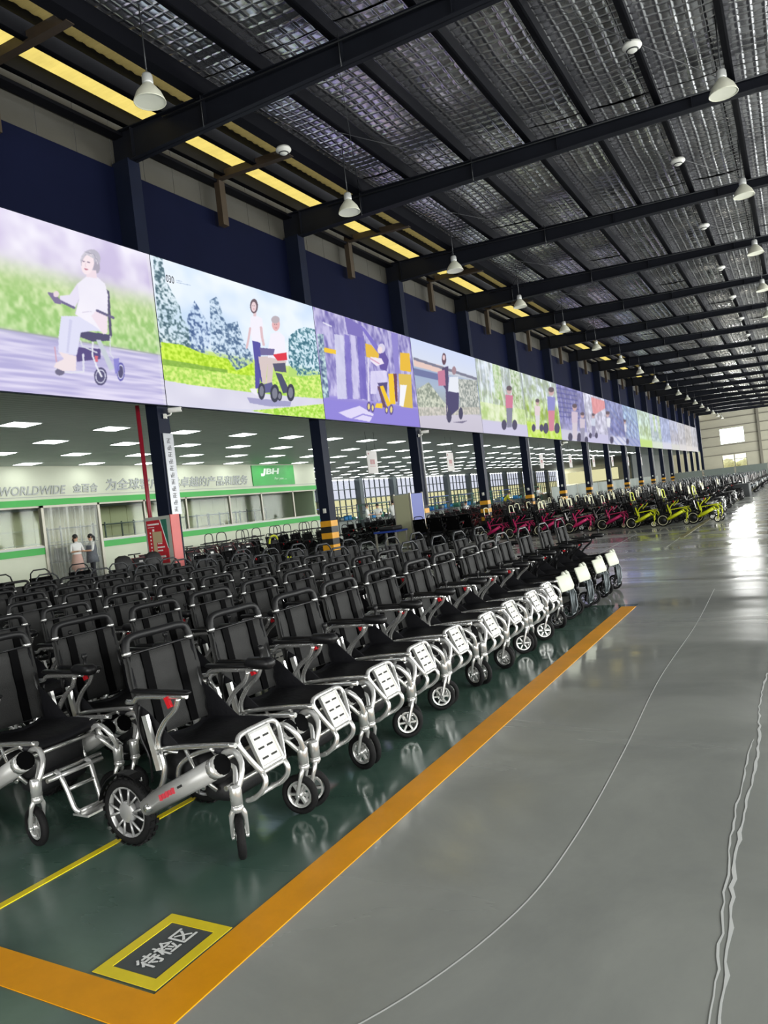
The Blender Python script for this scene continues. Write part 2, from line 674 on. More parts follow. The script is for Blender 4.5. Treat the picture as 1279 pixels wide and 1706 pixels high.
def poster_mat():
    m = bpy.data.materials.new('lit_print')
    m.use_nodes = True
    nt = m.node_tree
    for n in list(nt.nodes):
        if n.type == 'BSDF_PRINCIPLED':
            nt.nodes.remove(n)
    out = [n for n in nt.nodes if n.type == 'OUTPUT_MATERIAL'][0]
    a = nt.nodes.new('ShaderNodeAttribute')
    a.attribute_name = 'print'
    e = nt.nodes.new('ShaderNodeEmission')
    e.inputs['Strength'].default_value = 1.15
    nt.links.new(a.outputs['Color'], e.inputs['Color'])
    nt.links.new(e.outputs[0], out.inputs['Surface'])
    M['lit_print'] = m


poster_mat()


def text_mesh(s, size, extrude, bold, mname, align='LEFT', shear=0.0, spacing=1.0):
    cu = bpy.data.curves.new('lettering', 'FONT')
    cu.body = s
    cu.size = size
    cu.extrude = extrude
    cu.offset = bold
    cu.align_x = align
    cu.shear = shear
    cu.space_character = spacing
    cu.resolution_u = 3
    o = bpy.data.objects.new('lettering_source', cu)
    C.objects.link(o)
    dg = bpy.context.evaluated_depsgraph_get()
    me = bpy.data.meshes.new_from_object(o.evaluated_get(dg))
    bpy.data.objects.remove(o)
    bpy.data.curves.remove(cu)
    me.materials.clear()
    me.materials.append(M[mname])
    return me


def embolden(me, d):
    """heavier strokes: the same glyphs repeated a hair to each side"""
    n = len(me.vertices)
    co = np.zeros(n * 3)
    me.vertices.foreach_get('co', co)
    co = co.reshape(-1, 3)
    F = [tuple(p.vertices) for p in me.polygons]
    V, G = [], []
    for k, (dx, dy) in enumerate(((0, 0), (d, 0), (-d, 0), (0, d), (0, -d))):
        V += [(x + dx, y + dy, z + k * 1e-5) for x, y, z in co]
        G += [tuple(i + k * n for i in f) for f in F]
    out = bpy.data.meshes.new(me.name)
    out.from_pydata(V, [], G)
    for m in me.materials:
        out.materials.append(m)
    return out


def fit_text(me, w, h):
    """scale the lettering to width w and height h, origin at lower left"""
    n = len(me.vertices)
    co = np.zeros(n * 3)
    me.vertices.foreach_get('co', co)
    co = co.reshape(-1, 3)
    lo, hi = co.min(0), co.max(0)
    co[:, 0] = (co[:, 0] - lo[0]) / (hi[0] - lo[0]) * w
    co[:, 1] = (co[:, 1] - lo[1]) / (hi[1] - lo[1]) * h
    me.vertices.foreach_set('co', co.ravel())
    me.update()
    return me


WALL_X = Matrix(((0, 0, 1, 0), (1, 0, 0, 0), (0, 1, 0, 0), (0, 0, 0, 1)))   # lettering on a wall that faces +X


def on_wall_x(me, name, parent, loc):
    o = bpy.data.objects.new(name, me)
    C.objects.link(o)
    o.matrix_world = Matrix.Translation(loc) @ WALL_X
    if parent:
        o.parent = parent
    return o


def px_of(x, y, z):
    """where a world point shows in the photograph (used to trace the flat prints on the light box)"""
    dx, dy, dz = x, y, z - CAM_H
    a = dx * _r2.x + dy * _r2.y + dz * _r2.z
    b = dx * _u2.x + dy * _u2.y + dz * _u2.z
    c = dx * _f.x + dy * _f.y + dz * _f.z
    return 639.5 + FPX * a / c, 853.0 - FPX * b / c
# ================================================================== the hall
Y0, Y1 = -12.0, 117.0
BAY = 6.02
COL_Y = [11.48 + BAY * k for k in range(0, 18)]


def roof_z(x):
    return 9.3 - 0.0577 * x


# ---- floor
floor = MB().box2((-1.71, Y0, -0.2), (12, Y1, 0)).box2((-34, 8.6, -0.2), (-1.71, Y1, 0)).build('floor', 'floor_grey')
tag(floor, 'polished grey coated hall floor', kind='structure')
floor_green = MB().box2((-34, Y0, -0.2), (-1.71, 8.6, 0.0)).build('floor', 'floor_green')
tag(floor_green, 'dark green coated floor under the wheelchair block', kind='structure')


def strip(pts, w, z):
    V, F = [], []
    for i, p in enumerate(pts):
        a = Vector(pts[max(i - 1, 0)]); b = Vector(pts[min(i + 1, len(pts) - 1)])
        t = (b - a).normalized()
        n = Vector((-t.y, t.x)) * (w[i] if isinstance(w, list) else w) / 2
        V += [(p[0] + n.x, p[1] + n.y, z), (p[0] - n.x, p[1] - n.y, z)]
        if i:
            F.append((2 * i - 2, 2 * i - 1, 2 * i + 1, 2 * i))
    mb = MB()
    mb.add(V, F)
    return mb


arc = smooth_path([(-1.55, 1.2, 0), (-1.19, 1.66, 0), (-0.98, 2.24, 0), (-0.92, 2.86, 0), (-0.93, 3.91, 0), (-0.98, 5.4, 0), (-0.96, 7.33, 0), (-1.0, 9.5, 0)], 8)
strip([(p.x, p.y) for p in arc], 0.006, 0.0012).build('scratch', 'scratch', floor)
wob = [(-0.32 + 0.012 * math.sin(3.1 * t) + random.uniform(-.006, .006), 1.4 + t) for t in np.arange(0, 4.2, 0.06)]
strip(wob, [random.uniform(.005, .016) for _ in wob], 0.0012).build('scratch', 'scratch', floor)
wob = [(-0.345 + 0.015 * math.sin(2.3 * t + 1) + random.uniform(-.006, .006), 1.6 + t) for t in np.arange(0, 2.6, 0.06)]
strip(wob, [random.uniform(.003, .009) for _ in wob], 0.0014).build('scratch', 'scratch', floor)
for (ax, ay, bx, by) in ((-3.75, 19.7, -3.6, 14.2), (-2.45, 20.6, -2.4, 15.4)):
    strip([(ax, ay), (bx, by)], 0.015, 0.0012).build('scratch', 'scratch', floor)

# ---- painted floor markings
o = MB().box2((-1.865, 1.40, 0), (-1.705, 8.45, 0.003)).box2((-34.0, 1.40, 0), (-1.865, 1.545, 0.003)).build('floor_line', 'orange_paint')
tag(o, 'broad orange painted line turning the corner around the wheelchair block', 'floor marking')
o = MB().box2((-2.945, 1.62, 0), (-2.905, 8.6, 0.003)).build('floor_line', 'yellow_line')
tag(o, 'thin yellow painted line running under the front wheelchairs', 'floor marking')
o = MB().box2((-2.46, 17.5, 0), (-2.34, 60, 0.003)).build('floor_line', 'faded_yellow')
tag(o, 'faded yellow line beside the yellow wheelchairs', 'floor marking')
st = empty('floor_stencil', (-2.015, 1.735, 0))
tag(st, 'yellow framed floor stencil with white characters at the orange corner', 'floor sign')
bd = MB()
X0, X1, S0, S1 = -0.148, 0.142, -0.178, 0.178
bd.box2((X0, S0, 0.003), (X1, S0 + .045, .0045)).box2((X0, S1 - .045, 0.003), (X1, S1, .0045))
bd.box2((X0, S0 + .045, 0.003), (X0 + .045, S1 - .045, .0045)).box2((X1 - .045, S0 + .045, 0.003), (X1, S1 - .045, .0045))
bd.build('border', 'yellow_line', st)
MB().box2((X0, S0, 0.0), (X1, S1, 0.003)).build('field', 'stencil_grey', st)
tm = fit_text(embolden(text_mesh('待检区', 0.1, 0.0, 0.0, 'white_letter'), .0024), 0.22, 0.09)
t = place('lettering', tm, st, (0.045, -0.105, 0.0050), PI / 2)

# ---- roof deck, purlins, foil, skylights, rafters
deck = MB()
for (xa, xb) in ((-9.62, 12.0), (-12.2, -11.74), (-10.78, -10.36)):
    deck.add([(xa, Y0, roof_z(xa) + .47), (xb, Y0, roof_z(xb) + .47), (xb, Y1, roof_z(xb) + .47), (xa, Y1, roof_z(xa) + .47),
              (xa, Y0, roof_z(xa) + .51), (xb, Y0, roof_z(xb) + .51), (xb, Y1, roof_z(xb) + .51), (xa, Y1, roof_z(xa) + .51)],
             [(0, 1, 2, 3), (7, 6, 5, 4), (0, 4, 5, 1), (2, 6, 7, 3), (1, 5, 6, 2), (0, 3, 7, 4)])
ceiling = deck.build('ceiling', 'roof_steel')
tag(ceiling, 'high steel roof lined with silver quilted foil', kind='structure')

PUR = [-11.52, -10.55, -9.45, -8.0, -6.35, -4.78, -3.33, -1.88, -0.43, 1.02, 2.47, 3.92, 5.37, 6.82, 8.27, 9.72, 11.17]
pm = MB().box2((-.05, Y0, 0), (.05, Y1, .33)).box2((-.05, Y0, 0), (.09, Y1, .02)).mesh('purlin', 'purlin_steel')
pm2 = MB().box2((-.13, Y0, -.02), (.13, Y1, .34)).mesh('purlin', 'purlin_steel')
for x in PUR:
    place('purlin', pm2 if x == -9.45 else pm, ceiling, (x, 0, roof_z(x)))


def foil_mesh(w, L, seed):
    cell = w / 6.0
    n = 4
    nx, ny = 6 * n, int(round(L / cell)) * n
    r = np.random.default_rng(seed)
    xs = np.linspace(-w / 2, w / 2, nx + 1)
    ys = np.linspace(0, L, ny + 1)
    Xg, Yg = np.meshgrid(xs, ys)
    cx = (Xg + w / 2) / cell
    cy = Yg / cell
    puff = np.abs(np.sin(PI * cx)) ** 0.35 * np.abs(np.sin(PI * cy)) ** 0.35
    tilt = np.zeros_like(Xg)
    a = r.uniform(-1, 1, (ny // n + 2, 8))
    b = r.uniform(-1, 1, (ny // n + 2, 8))
    ci, cj = np.minimum(cy.astype(int), ny // n), np.minimum(cx.astype(int), 6)
    fx, fy = cx - np.floor(cx) - .5, cy - np.floor(cy) - .5
    tilt = (a[ci, cj] * fx + b[ci, cj] * fy) * puff
    sag = 0.05 * np.sin(PI * Xg / w + PI / 2) * (0.7 + 0.3 * np.sin(Yg * 1.7 + seed))
    Z = -sag - 0.012 * puff + 0.030 * tilt + 0.02 * np.sin(Yg * 2.6 + seed * 1.3) * np.cos(Xg * 2.0)
    V = np.stack([Xg, Yg, Z], -1).reshape(-1, 3)
    W1 = nx + 1
    F = [(j * W1 + i, j * W1 + i + 1, (j + 1) * W1 + i + 1, (j + 1) * W1 + i) for j in range(ny) for i in range(nx)]
    mb = MB()
    mb.add(V.tolist(), F, True)
    return mb.mesh('foil_sheet', 'quilted_foil')


FOIL = [foil_mesh(1.46, 5.96, s) for s in range(4)]
gaps = [(-9.45, -8.0), (-8.0, -6.35), (-6.35, -4.78), (-4.78, -3.33), (-3.33, -1.88), (-1.88, -0.43), (-0.43, 1.02), (1.02, 2.47), (2.47, 3.92)]
for k in range(-2, 18):
    ya = 11.48 + BAY * k
    for g, (xa, xb) in enumerate(gaps):
        xm = (xa + xb) / 2
        o = place('foil_sheet', FOIL[(k * 3 + g * 5) % 4], ceiling, (xm, ya + .03, roof_z(xm) + .38))
        o.rotation_euler = (0, 0.0577, 0)
        o.scale = ((xb - xa - .02) / 1.46, 1, 1)


def rib_sheet(w, L, mname):
    V, F = [], []
    n = int(L / 0.055)
    for i in range(n + 1):
        y = L * i / n
        z = 0.018 if (i % 4) < 2 else 0.0
        V += [(-w / 2, y, z), (w / 2, y, z)]
        if i:
            F.append((2 * i - 2, 2 * i - 1, 2 * i + 1, 2 * i))
    mb = MB()
    mb.add(V, F)
    return mb.mesh('skylight_sheet', mname)


SKB, SKD = rib_sheet(1.02, 6.02, 'skylight_bright'), rib_sheet(0.76, 6.02, 'skylight_dim')
for k in range(-2, 18):
    ya = 11.48 + BAY * k
    for me, x in ((SKB, -11.26), (SKD, -9.98)):
        o = place('skylight_sheet', me, ceiling, (x, ya, roof_z(x) + .40))
        o.rotation_euler = (0, 0.0577, 0)
# mid-bay struts and posts under the skylights
for k in range(-2, 17):
    ym = 11.48 + BAY * (k + .5)
    sm = MB()
    sm.box((-10.65, ym, roof_z(-10.65) + .05), (2.3, .16, .18), Matrix.Rotation(0.0577, 3, 'Y'))
    sm.box((-11.72, ym, 9.35), (.16, .2, 1.1))
    sm.build('eave_strut', 'brown_steel', ceiling)


def rafter_mesh():
    mb = MB()
    lo = lambda x: 9.27 + (-11.7 - x) * 0.0145 if x < 0 else 9.10
    top = lambda x: roof_z(x) - .005
    xs = [-12.1, -11.4, -9.0, -6.0, -3.0, 0.0, 4.0, 11.9]
    lo_ = [9.27, 9.27, 9.23, 9.19, 9.14, 9.05, 8.7, 8.2]
    poly = [(x, z) for x, z in zip(xs, lo_)] + [(x, top(x)) for x in reversed(xs)]
    mb.prism(poly, -.012, .012, 'y')
    for i in range(len(xs) - 1):           # flanges
        for (za, zb) in ((lo_[i], lo_[i + 1]), (top(xs[i]) - .02, top(xs[i + 1]) - .02)):
            a, b = xs[i], xs[i + 1]
            mb.add([(a, -.11, za), (b, -.11, zb), (b, .11, zb), (a, .11, za), (a, -.11, za + .02), (b, -.11, zb + .02), (b, .11, zb + .02), (a, .11, za + .02)],
                   [(0, 3, 2, 1), (4, 5, 6, 7), (0, 1, 5, 4), (2, 3, 7, 6)])
    for x in (-11.4, -9.4, -6.2, -4.1, -1.2, 1.8):
        zl = float(np.interp(x, xs, lo_))
        mb.box2((x - .008, -.1, zl), (x + .008, .1, top(x)))
    return mb.mesh('rafter', 'roof_steel')


RAF = rafter_mesh()
cond = MB().tube([(-10.4, -.16, 9.75), (-5, -.16, 9.50), (3.5, -.16, 9.1)], .018, 6)
cond.tube([(-9.4, -.13, 10.0), (-9.4, -.13, 9.2)], .012, 5).tube([(-6.2, -.14, 9.7), (-6.2, -.14, 9.12)], .012, 5)
COND = cond.mesh('conduit', 'dark_grey_metal')
for k in range(-2, 18):
    y = 11.48 + BAY * k
    place('rafter', RAF, ceiling, (0, y, 0))
    place('conduit', COND, ceiling, (0, y, 0))
for k in range(0, 6):      # tie rods between the rafters
    y = 11.48 + BAY * k
    for (xa, xb) in ((-9.4, -6.4), (-6.4, -9.4), (-3.4, -0.4)):
        MB().tube([(xa, y + .1, roof_z(xa) - .03), (xb, y + BAY - .1, roof_z(xb) - .03)], .008, 5).build('tie_rod', 'dark_grey_metal', ceiling)

# ---- walls of the high hall
wu = MB().box2((-12.05, Y0, 4.3), (-11.92, Y1, 9.22)).build('wall_left', 'navy_panel')
tag(wu, 'dark navy upper wall behind the lit billboard', kind='structure')
sd = MB()
for i in range(int((Y1 - Y0) / .9)):
    y = Y0 + i * .9
    sd.box2((-12.1, y, 9.22), (-12.02, y + .885, 10.42))
sd.box2((-12.04, Y0, 9.9), (-11.9, Y1, 9.98))
sd.build('siding', 'siding_grey', wu)
trim = MB().box2((-11.95, Y0, 9.86), (-11.70, Y1, 9.93)).build('trim_1', 'purlin_steel', wu)

wr = MB()
wr.box2((11.7, Y0, 0), (11.9, Y1, 1.2)).box2((11.7, Y0, 4.8), (11.9, Y1, 9.0))
for y in np.arange(Y0, Y1, 6.0):
    wr.box2((11.7, y, 1.2), (11.9, y + .6, 4.8))
wright = wr.build('wall_right', 'far_wall')
for y in np.arange(Y0, Y1, 6.0):
    MB().box2((11.78, y + .6, 1.2), (11.82, y + 6.0, 4.8)).build('pane', 'frosted_pane', wright)  # added opaque pane, keeps the sky out behind the fill lamps
tag(wright, 'hall side wall with a long window band', kind='structure')
wb = MB()
wb.box2((-12, Y0 - .2, 0), (-5, Y0, 10)).box2((7, Y0 - .2, 0), (12, Y0, 10)).box2((-5, Y0 - .2, 5.2), (7, Y0, 10))
wback = wb.build('wall_back', 'far_wall')
MB().box2((-5, Y0 - .12, 0), (7, Y0 - .08, 5.2)).build('door_sheet', 'frosted_pane', wback)  # added opaque sheet closing the unseen rear opening
tag(wback, 'hall end wall with a wide loading door', kind='structure')
wo = MB().box2((-33.2, Y0, 0), (-33.0, 30, 4.4)).box2((-33.2, Y0 - .2, 0), (-12, Y0, 4.4)).build('wall_outer', 'wall_grey_white')
tag(wo, 'plain outer wall of the side bay', kind='structure')

# far end wall with its two windows
wf = MB()
zt = 10.3
xs_ = [-12.1, -9.35, -6.15, 12.0]
wf.box2((xs_[0], Y1, 0), (xs_[1], Y1 + .15, zt)).box2((xs_[2], Y1, 0), (xs_[3], Y1 + .15, zt))
wf.box2((xs_[1], Y1, 0), (xs_[2], Y1 + .15, 1.55)).box2((xs_[1], Y1, 3.3), (xs_[2], Y1 + .15, 4.9)).box2((xs_[1], Y1, 7.15), (xs_[2], Y1 + .15, zt))
wall_far = wf.build('wall_far', 'far_wall')
tag(wall_far, 'pale beige end wall at the far end of the hall', kind='structure')
for z in (1.5, 3.45, 4.75, 6.1, 7.4, 8.6):
    for (xa, xb) in (((-12, -9.4), (-6.1, 11.5)) if 4.9 < z < 7.2 else ((-12, 11.5),)):
        MB().box2((xa, Y1 - .12, z - .06), (xb, Y1, z + .06)).build('girt', 'far_girt', wall_far)
for x in (-4.25, 1.5, 7.0):
    MB().box2((x - .16, Y1 - .3, 0), (x + .16, Y1 - .05, 9.6)).build('wall_post', 'far_girt', wall_far)
w = MB()
w.box2((-9.35, Y1 + .02, 1.55), (-9.27, Y1 + .1, 3.3)).box2((-6.23, Y1 + .02, 1.55), (-6.15, Y1 + .1, 3.3)).box2((-7.8, Y1 + .02, 1.55), (-7.68, Y1 + .1, 3.3)).box2((-9.35, Y1 + .02, 2.6), (-6.15, Y1 + .1, 2.66))
win1 = w.build('window_1', 'far_girt')
tag(win1, 'lower window of the far end wall', kind='structure')
MB().box2((-9.3, Y1 + .05, 1.55), (-7.74, Y1 + .06, 3.3)).build('pane', 'garden_pane', win1)
MB().box2((-7.74, Y1 + .05, 1.55), (-6.2, Y1 + .06, 3.3)).build('pane', 'garden_pane', win1)
w = MB()
w.box2((-9.35, Y1 + .02, 4.9), (-9.29, Y1 + .1, 7.15)).box2((-6.21, Y1 + .02, 4.9), (-6.15, Y1 + .1, 7.15)).box2((-9.35, Y1 + .02, 4.9), (-6.15, Y1 + .1, 4.96)).box2((-9.35, Y1 + .02, 7.09), (-6.15, Y1 + .1, 7.15))
win2 = w.build('window_2', 'far_girt')
tag(win2, 'bright upper window of the far end wall', kind='structure')
MB().box2((-9.3, Y1 + .05, 4.93), (-6.2, Y1 + .06, 7.12)).build('pane', 'glass', win2)

# ---- low bay at the left: dropped ceiling, workshop
ceil_low = MB().box2((-33, Y0, 4.25), (-11.92, Y1, 4.35)).build('ceiling', 'board_ceiling')
tag(ceil_low, 'dark boarded low ceiling over the side bay', kind='structure')
fr = MB().box2((-.32, -.37, -.012), (.32, .37, 0.01))
FR = fr.mesh('ceiling_light', 'light_frame')
DF = MB().box2((-.29, -.34, -.016), (.29, .34, -.0125)).mesh('diffuser', 'light_diffuser')
n_l = 0
for i in range(9):
    lx = -15.2 - 2.35 * i
    n_i = 0
    for j in range(-2, 29):
        ly = 10.75 + 2.585 * j - (i % 2) * .06
        if lx < -22.9 and ly < 33.9:
            continue
        if lx < -27.5 and ly > 70:
            continue
        px, py = px_of(lx, ly, 4.25)
        if px < -30 or px > 1300:
            continue
        o = place('ceiling_light', FR, None, (lx, ly, 4.248))
        place('diffuser', DF, o)
        tag(o, 'lit square ceiling panel, %s line in from the columns, %s along it' % (ORD[i], ORD[n_i]), 'ceiling light', 'ceiling panels over the side bay')
        n_l += 1
        n_i += 1

# glazed room wall
XW = -22.95
RY0, RY1 = 2.0, 33.6
DY0, DY1 = 16.62, 19.1
wm = MB()
wm.box2((XW - .15, RY0, 0), (XW, DY0, 1.17)).box2((XW - .15, DY1, 0), (XW, RY1, 1.17))
wm.box2((XW - .15, RY0, 3.08), (XW, RY1, 4.25))
wm.box2((XW - 5.2, RY1 - .15, 0), (XW - .15, RY1, 4.25))
wall_room = wm.build('wall_room', 'wall_white')
tag(wall_room, 'white wall of the glazed room with green bands', kind='structure')
MB().box2((XW - .16, RY0, 1.17), (XW + .02, DY0, 1.40)).build('green_band', 'green_band', wall_room)
MB().box2((XW - .16, DY1, 1.17), (XW + .02, RY1, 1.40)).build('green_band', 'green_band', wall_room)
MB().box2((XW - .16, RY0, 2.86), (XW + .02, RY1, 3.08)).build('green_band', 'green_band', wall_room)
MB().box2((XW - .17, RY0, 1.40), (XW + .03, DY0, 1.46)).box2((XW - .17, DY1, 1.40), (XW + .03, RY1, 1.46)).build('window_sill', 'wall_grey_white', wall_room)
MB().box2((XW - .02, RY0, 3.17), (XW + .012, RY1, 3.19)).build('trim_2', 'letter_grey', wall_room)
mull = [5, 8, 11, 13.6, DY0, DY1, 21.35, 23.7, 26.5, 28.85, 31.45, RY1 - .06]
pn = 0
for i in range(len(mull) - 1):
    a, b = mull[i], mull[i + 1]
    if a == DY0:
        continue
    pn += 1
    w = MB().box2((XW - .12, a - .04, 1.46), (XW - .02, a + .04, 2.86)).box2((XW - .12, a, 2.80), (XW - .02, b, 2.86)).box2((XW - .10, a, 1.46), (XW - .03, b, 1.50)).build('window_%d' % (pn + 3), 'alu_frame')
    tag(w, 'glazed bay %s of the green banded room' % ORD[pn - 1], kind='structure')
    MB().box2((XW - .08, a + .04, 1.5), (XW - .07, b - .04, 2.8)).build('pane', 'glass', w)
# strip-curtain door
dr = MB().box2((XW - .12, DY0, 0), (XW + .05, DY0 + .1, 2.86)).box2((XW - .12, DY1 - .1, 0), (XW + .05, DY1, 2.86)).box2((XW - .12, DY0, 2.78), (XW + .05, DY1, 2.86)).build('door_1', 'alu_frame')
tag(dr, 'doorway with a clear plastic strip curtain', kind='structure')
sw = (DY1 - DY0 - .2) / 14


def strip_mesh(seed):
    r = random.Random(seed)
    V, F = [], []
    for i in range(9):
        z = 2.78 - 2.7 * i / 8
        dy = .012 * math.sin(i * .9 + seed)
        for (yy, xx) in ((-.10, .012), (-.05, 0), (0, -.006), (.05, 0), (.10, .012)):
            V.append((xx + .02 * math.sin(i * .6 + seed * 2), yy + dy, z))
        if i:
            for q in range(4):
                a = (i - 1) * 5 + q
                F.append((a, a + 1, a + 6, a + 5))
    mb = MB()
    mb.add(V, F, True)
    return mb.mesh('curtain_strip', 'strip_plastic')


SM = [strip_mesh(s) for s in range(4)]
for i in range(14):
    place('curtain_strip', SM[i % 4], dr, (XW - .03 + .02 * (i % 2), DY0 + .1 + sw * (i + .5), 0))
# inside the room
wi = MB().box2((XW - 5.3, RY0, 0), (XW - 5.2, RY1, 3.9))
room_back = wi.build('wall_room_back', 'cream_panel')
tag(room_back, 'cream back wall seen through the room glazing', kind='structure')
for y in np.arange(RY0, RY1, 1.0):
    MB().box2((XW - 5.2, y, 0.1), (XW - 5.175, y + .96, 3.2)).build('wall_panel', 'cream_panel', room_back)
MB().box2((XW - 5.18, RY0, 1.55), (XW - 5.12, RY1, 1.60)).box2((XW - 5.18, RY0, 2.15), (XW - 5.12, RY1, 2.18)).build('rail', 'alu_frame', room_back)
cr = MB().box2((XW - 5.2, RY0, 3.2), (XW - .15, RY1, 3.26)).build('ceiling', 'wall_grey_white')
tag(cr, 'ceiling inside the glazed room', kind='structure')
for i, y in enumerate(np.arange(12.0, 33, 4.2)):
    o = MB().box2((-.08, -.7, -.05), (.08, .7, 0)).build('tube_light', 'light_frame', None, (XW - 2.6, y, 3.2))  # lamp added to light the room interior
    MB().box2((-.06, -.68, -.07), (.06, .68, -.05)).build('diffuser', 'tube_glow', o)
    tag(o, 'long tube light inside the glazed room, %s from the doorway end' % ORD[i], 'tube light', 'tube lights inside the glazed room')
o = MB().tube([(XW - 1.6, 6, 2.98), (XW - 1.6, 33, 2.98)], .2, 14).build('air_duct', 'duct_grey')
tag(o, 'round grey air duct under the glazed room ceiling', 'duct')
for i, y in enumerate((13.2, 15.2, 20.4, 22.6, 24.9, 27.4, 29.8, 32.0)):
    t = empty('work_rack', (XW - 3.4, y, 0))
    tag(t, 'grey steel work rack behind the room glazing, %s from the doorway end' % ORD[i], 'rack', 'racks inside the glazed room')
    for (sx, sy) in ((-.4, -.8), (.4, -.8), (-.4, .8), (.4, .8)):
        MB().box((sx, sy, 1.1), (.05, .05, 2.2)).build('upright', 'rack_steel', t)
    for z in (.75, 1.45, 2.1):
        MB().box((0, 0, z), (.9, 1.7, .04)).build('shelf', 'rack_steel', t)
    for q in range(4):
        hh = .25 + .15 * ((i + q) % 3)
        MB().rbox((0, -.6 + .4 * q, .77 + hh / 2), (.5, .3, hh), .03).build('stored_case', ['duct_grey', 'rack_green', 'carton', 'partition_white'][(i + q) % 4], t)

# lettering on the room wall
le = fit_text(text_mesh('WORLDWIDE', .4, .012, .006, 'letter_grey', shear=.25), 2.55, .31)
o = on_wall_x(le, 'wall_lettering', None, (XW + .013, 15.2, 3.25))
tag(o, 'grey slanted WORLDWIDE lettering on the white room wall', 'lettering')
le = fit_text(embolden(text_mesh('金百合', .4, .012, 0, 'letter_grey', shear=.1), .011), 1.1, .33)
o = on_wall_x(le, 'wall_lettering', None, (XW + .013, 18.05, 3.27))
tag(o, 'three heavy grey characters between WORLDWIDE and the long slogan', 'lettering')
le = fit_text(embolden(text_mesh('为全球客户提供卓越的产品和服务', .5, .012, 0, 'letter_grey', shear=.15), .012), 8.4, .46)
o = on_wall_x(le, 'wall_lettering', None, (XW + .013, 19.5, 3.29))
tag(o, 'long grey character slogan on the white room wall', 'lettering')
jb = MB().box2((XW + .003, 28.25, 3.20), (XW + .05, 31.65, 4.2)).build('logo_board', 'logo_green')
tag(jb, 'green board with white JBH letters at the end of the slogan', 'sign board')
le = fit_text(text_mesh('JBH', .5, .006, .02, 'logo_letter', shear=.15), 1.45, .38)
on_wall_x(le, 'lettering', jb, (XW + .058, 28.95, 3.66))
bar = MB().box2((XW + .05, 28.9, 3.66), (XW + .062, 29.1, 3.80)).build('logo_dash', 'logo_letter', jb)
le = fit_text(text_mesh('For you ....', .2, .004, .0, 'green_band', shear=.2), 1.0, .15)
le.materials.clear(); le.materials.append(M['logo_letter'])
on_wall_x(le, 'lettering', jb, (XW + .058, 29.95, 3.44))

# window wall of the workshop
XV = -32.6
wv = MB().box2((XV - .2, 30, 0), (XV, Y1, .9)).box2((XV - .2, 30, 4.15), (XV, Y1, 4.3))
wall_win = wv.build('wall_window', 'wall_grey_white')
tag(wall_win, 'glazed outer wall of the workshop', kind='structure')
WF = MB()
for q in range(7):
    WF.box2((-.05, .3 + q * .9, .9), (.05, .36 + q * .9, 4.15))
for z in (1.7, 2.5, 3.3):
    WF.box2((-.05, .3, z - .03), (.05, 5.8, z + .03))
WF.box2((-.02, 0, 2.45), (.12, 6, 2.56))
WFM = WF.mesh('window', 'rack_steel')
PNM = MB().box2((-.005, 0, 0), (.005, .84, .74)).mesh('pane', 'window_pane')
PNC = MB().box2((-.005, 0, 0), (.005, .84, .74)).mesh('pane', 'cream_pane')
PIL = MB().box2((-.1, -.28, 0), (.35, .28, 4.25)).mesh('pillar', 'rack_steel')
for k in range(14):
    y = 30 + 6.0 * k
    w = place('window_%d' % (20 + k), WFM, None, (XV - .1, y, 0))
    tag(w, 'gridded workshop window, %s bay' % ORD[k], kind='structure')
    for q in range(6):
        for r_ in range(4):
            place('pane', PNM if r_ > 1 else PNC, w, (0, .36 + q * .9, .93 + r_ * .8))
    place('pillar', PIL, wall_win, (XV, y, 0))
we = MB().box2((-32.6, Y1, 0), (-12, Y1 + .15, 1.8)).box2((-32.6, Y1, 3.6), (-12, Y1 + .15, 4.3)).box2((-24, Y1, 1.8), (-12, Y1 + .15, 3.6))
tag(we.build('wall_far', 'cream_panel'), 'cream end wall of the workshop', kind='structure')
wpe = MB().box2((-32.6, Y1 + .06, 1.8), (-24, Y1 + .08, 3.6)).build('window_3', 'cream_pane')
tag(wpe, 'pale end window of the workshop', kind='structure')
wd = MB().box2((-16.2, 86, 0), (-16, Y1, 4.3)).build('wall_dark', 'dark_wall')
tag(wd, 'dark grey wall behind the far columns', kind='structure')

# ---- columns
CS, CB = None, None
body = MB()
body.prism([(-.16, -.16), (.17, -.16), (.17, .16), (-.16, .16)], 0, 4.2, 'z')
body.add([(-.19, -.16, 4.2), (.17, -.16, 4.2), (.17, .16, 4.2), (-.19, .16, 4.2), (-.3, -.16, 9.3), (.17, -.16, 9.3), (.17, .16, 9.3), (-.3, .16, 9.3)],
         [(0, 3, 2, 1), (4, 5, 6, 7), (0, 1, 5, 4), (1, 2, 6, 5), (2, 3, 7, 6), (3, 0, 4, 7)])
BODY = body.mesh('column', 'navy_steel')
SY = MB().box((0.005, 0, 0), (.36, .345, .165)).mesh('stripe', 'stripe_yellow')
SB = MB().box((0.005, 0, 0), (.355, .34, .165)).mesh('stripe', 'stripe_black')
PIPE = MB().tube([(.215, .1, 1.35), (.215, .1, 4.02)], .028, 8).mesh('conduit', 'conduit')
SOCK = MB().rbox((0, 0, 0), (.10, .03, .13), .01).mesh('switch_box', 'white_plastic')
for k, y in enumerate(COL_Y):
    c = place('steel_column', BODY, None, (-11.66, y, 0))
    if k == 0:
        tag(c, 'navy steel column standing behind the red notice box', 'column', 'steel columns under the billboard')
    else:
        tag(c, 'navy steel column with striped base, %s from the near end' % ORD[k], 'column', 'steel columns under the billboard')
    if k != 0:
        for q, z in enumerate((.30, .47, .64, .81, .98, 1.15)):
            place('stripe', SB if q % 2 == 0 else SY, c, (0, 0, z))
        place('switch_box', SOCK, c, (.02, -.175, 1.52))
    if k >= 2 and k % 2 == 0:
        place('conduit', PIPE, c)

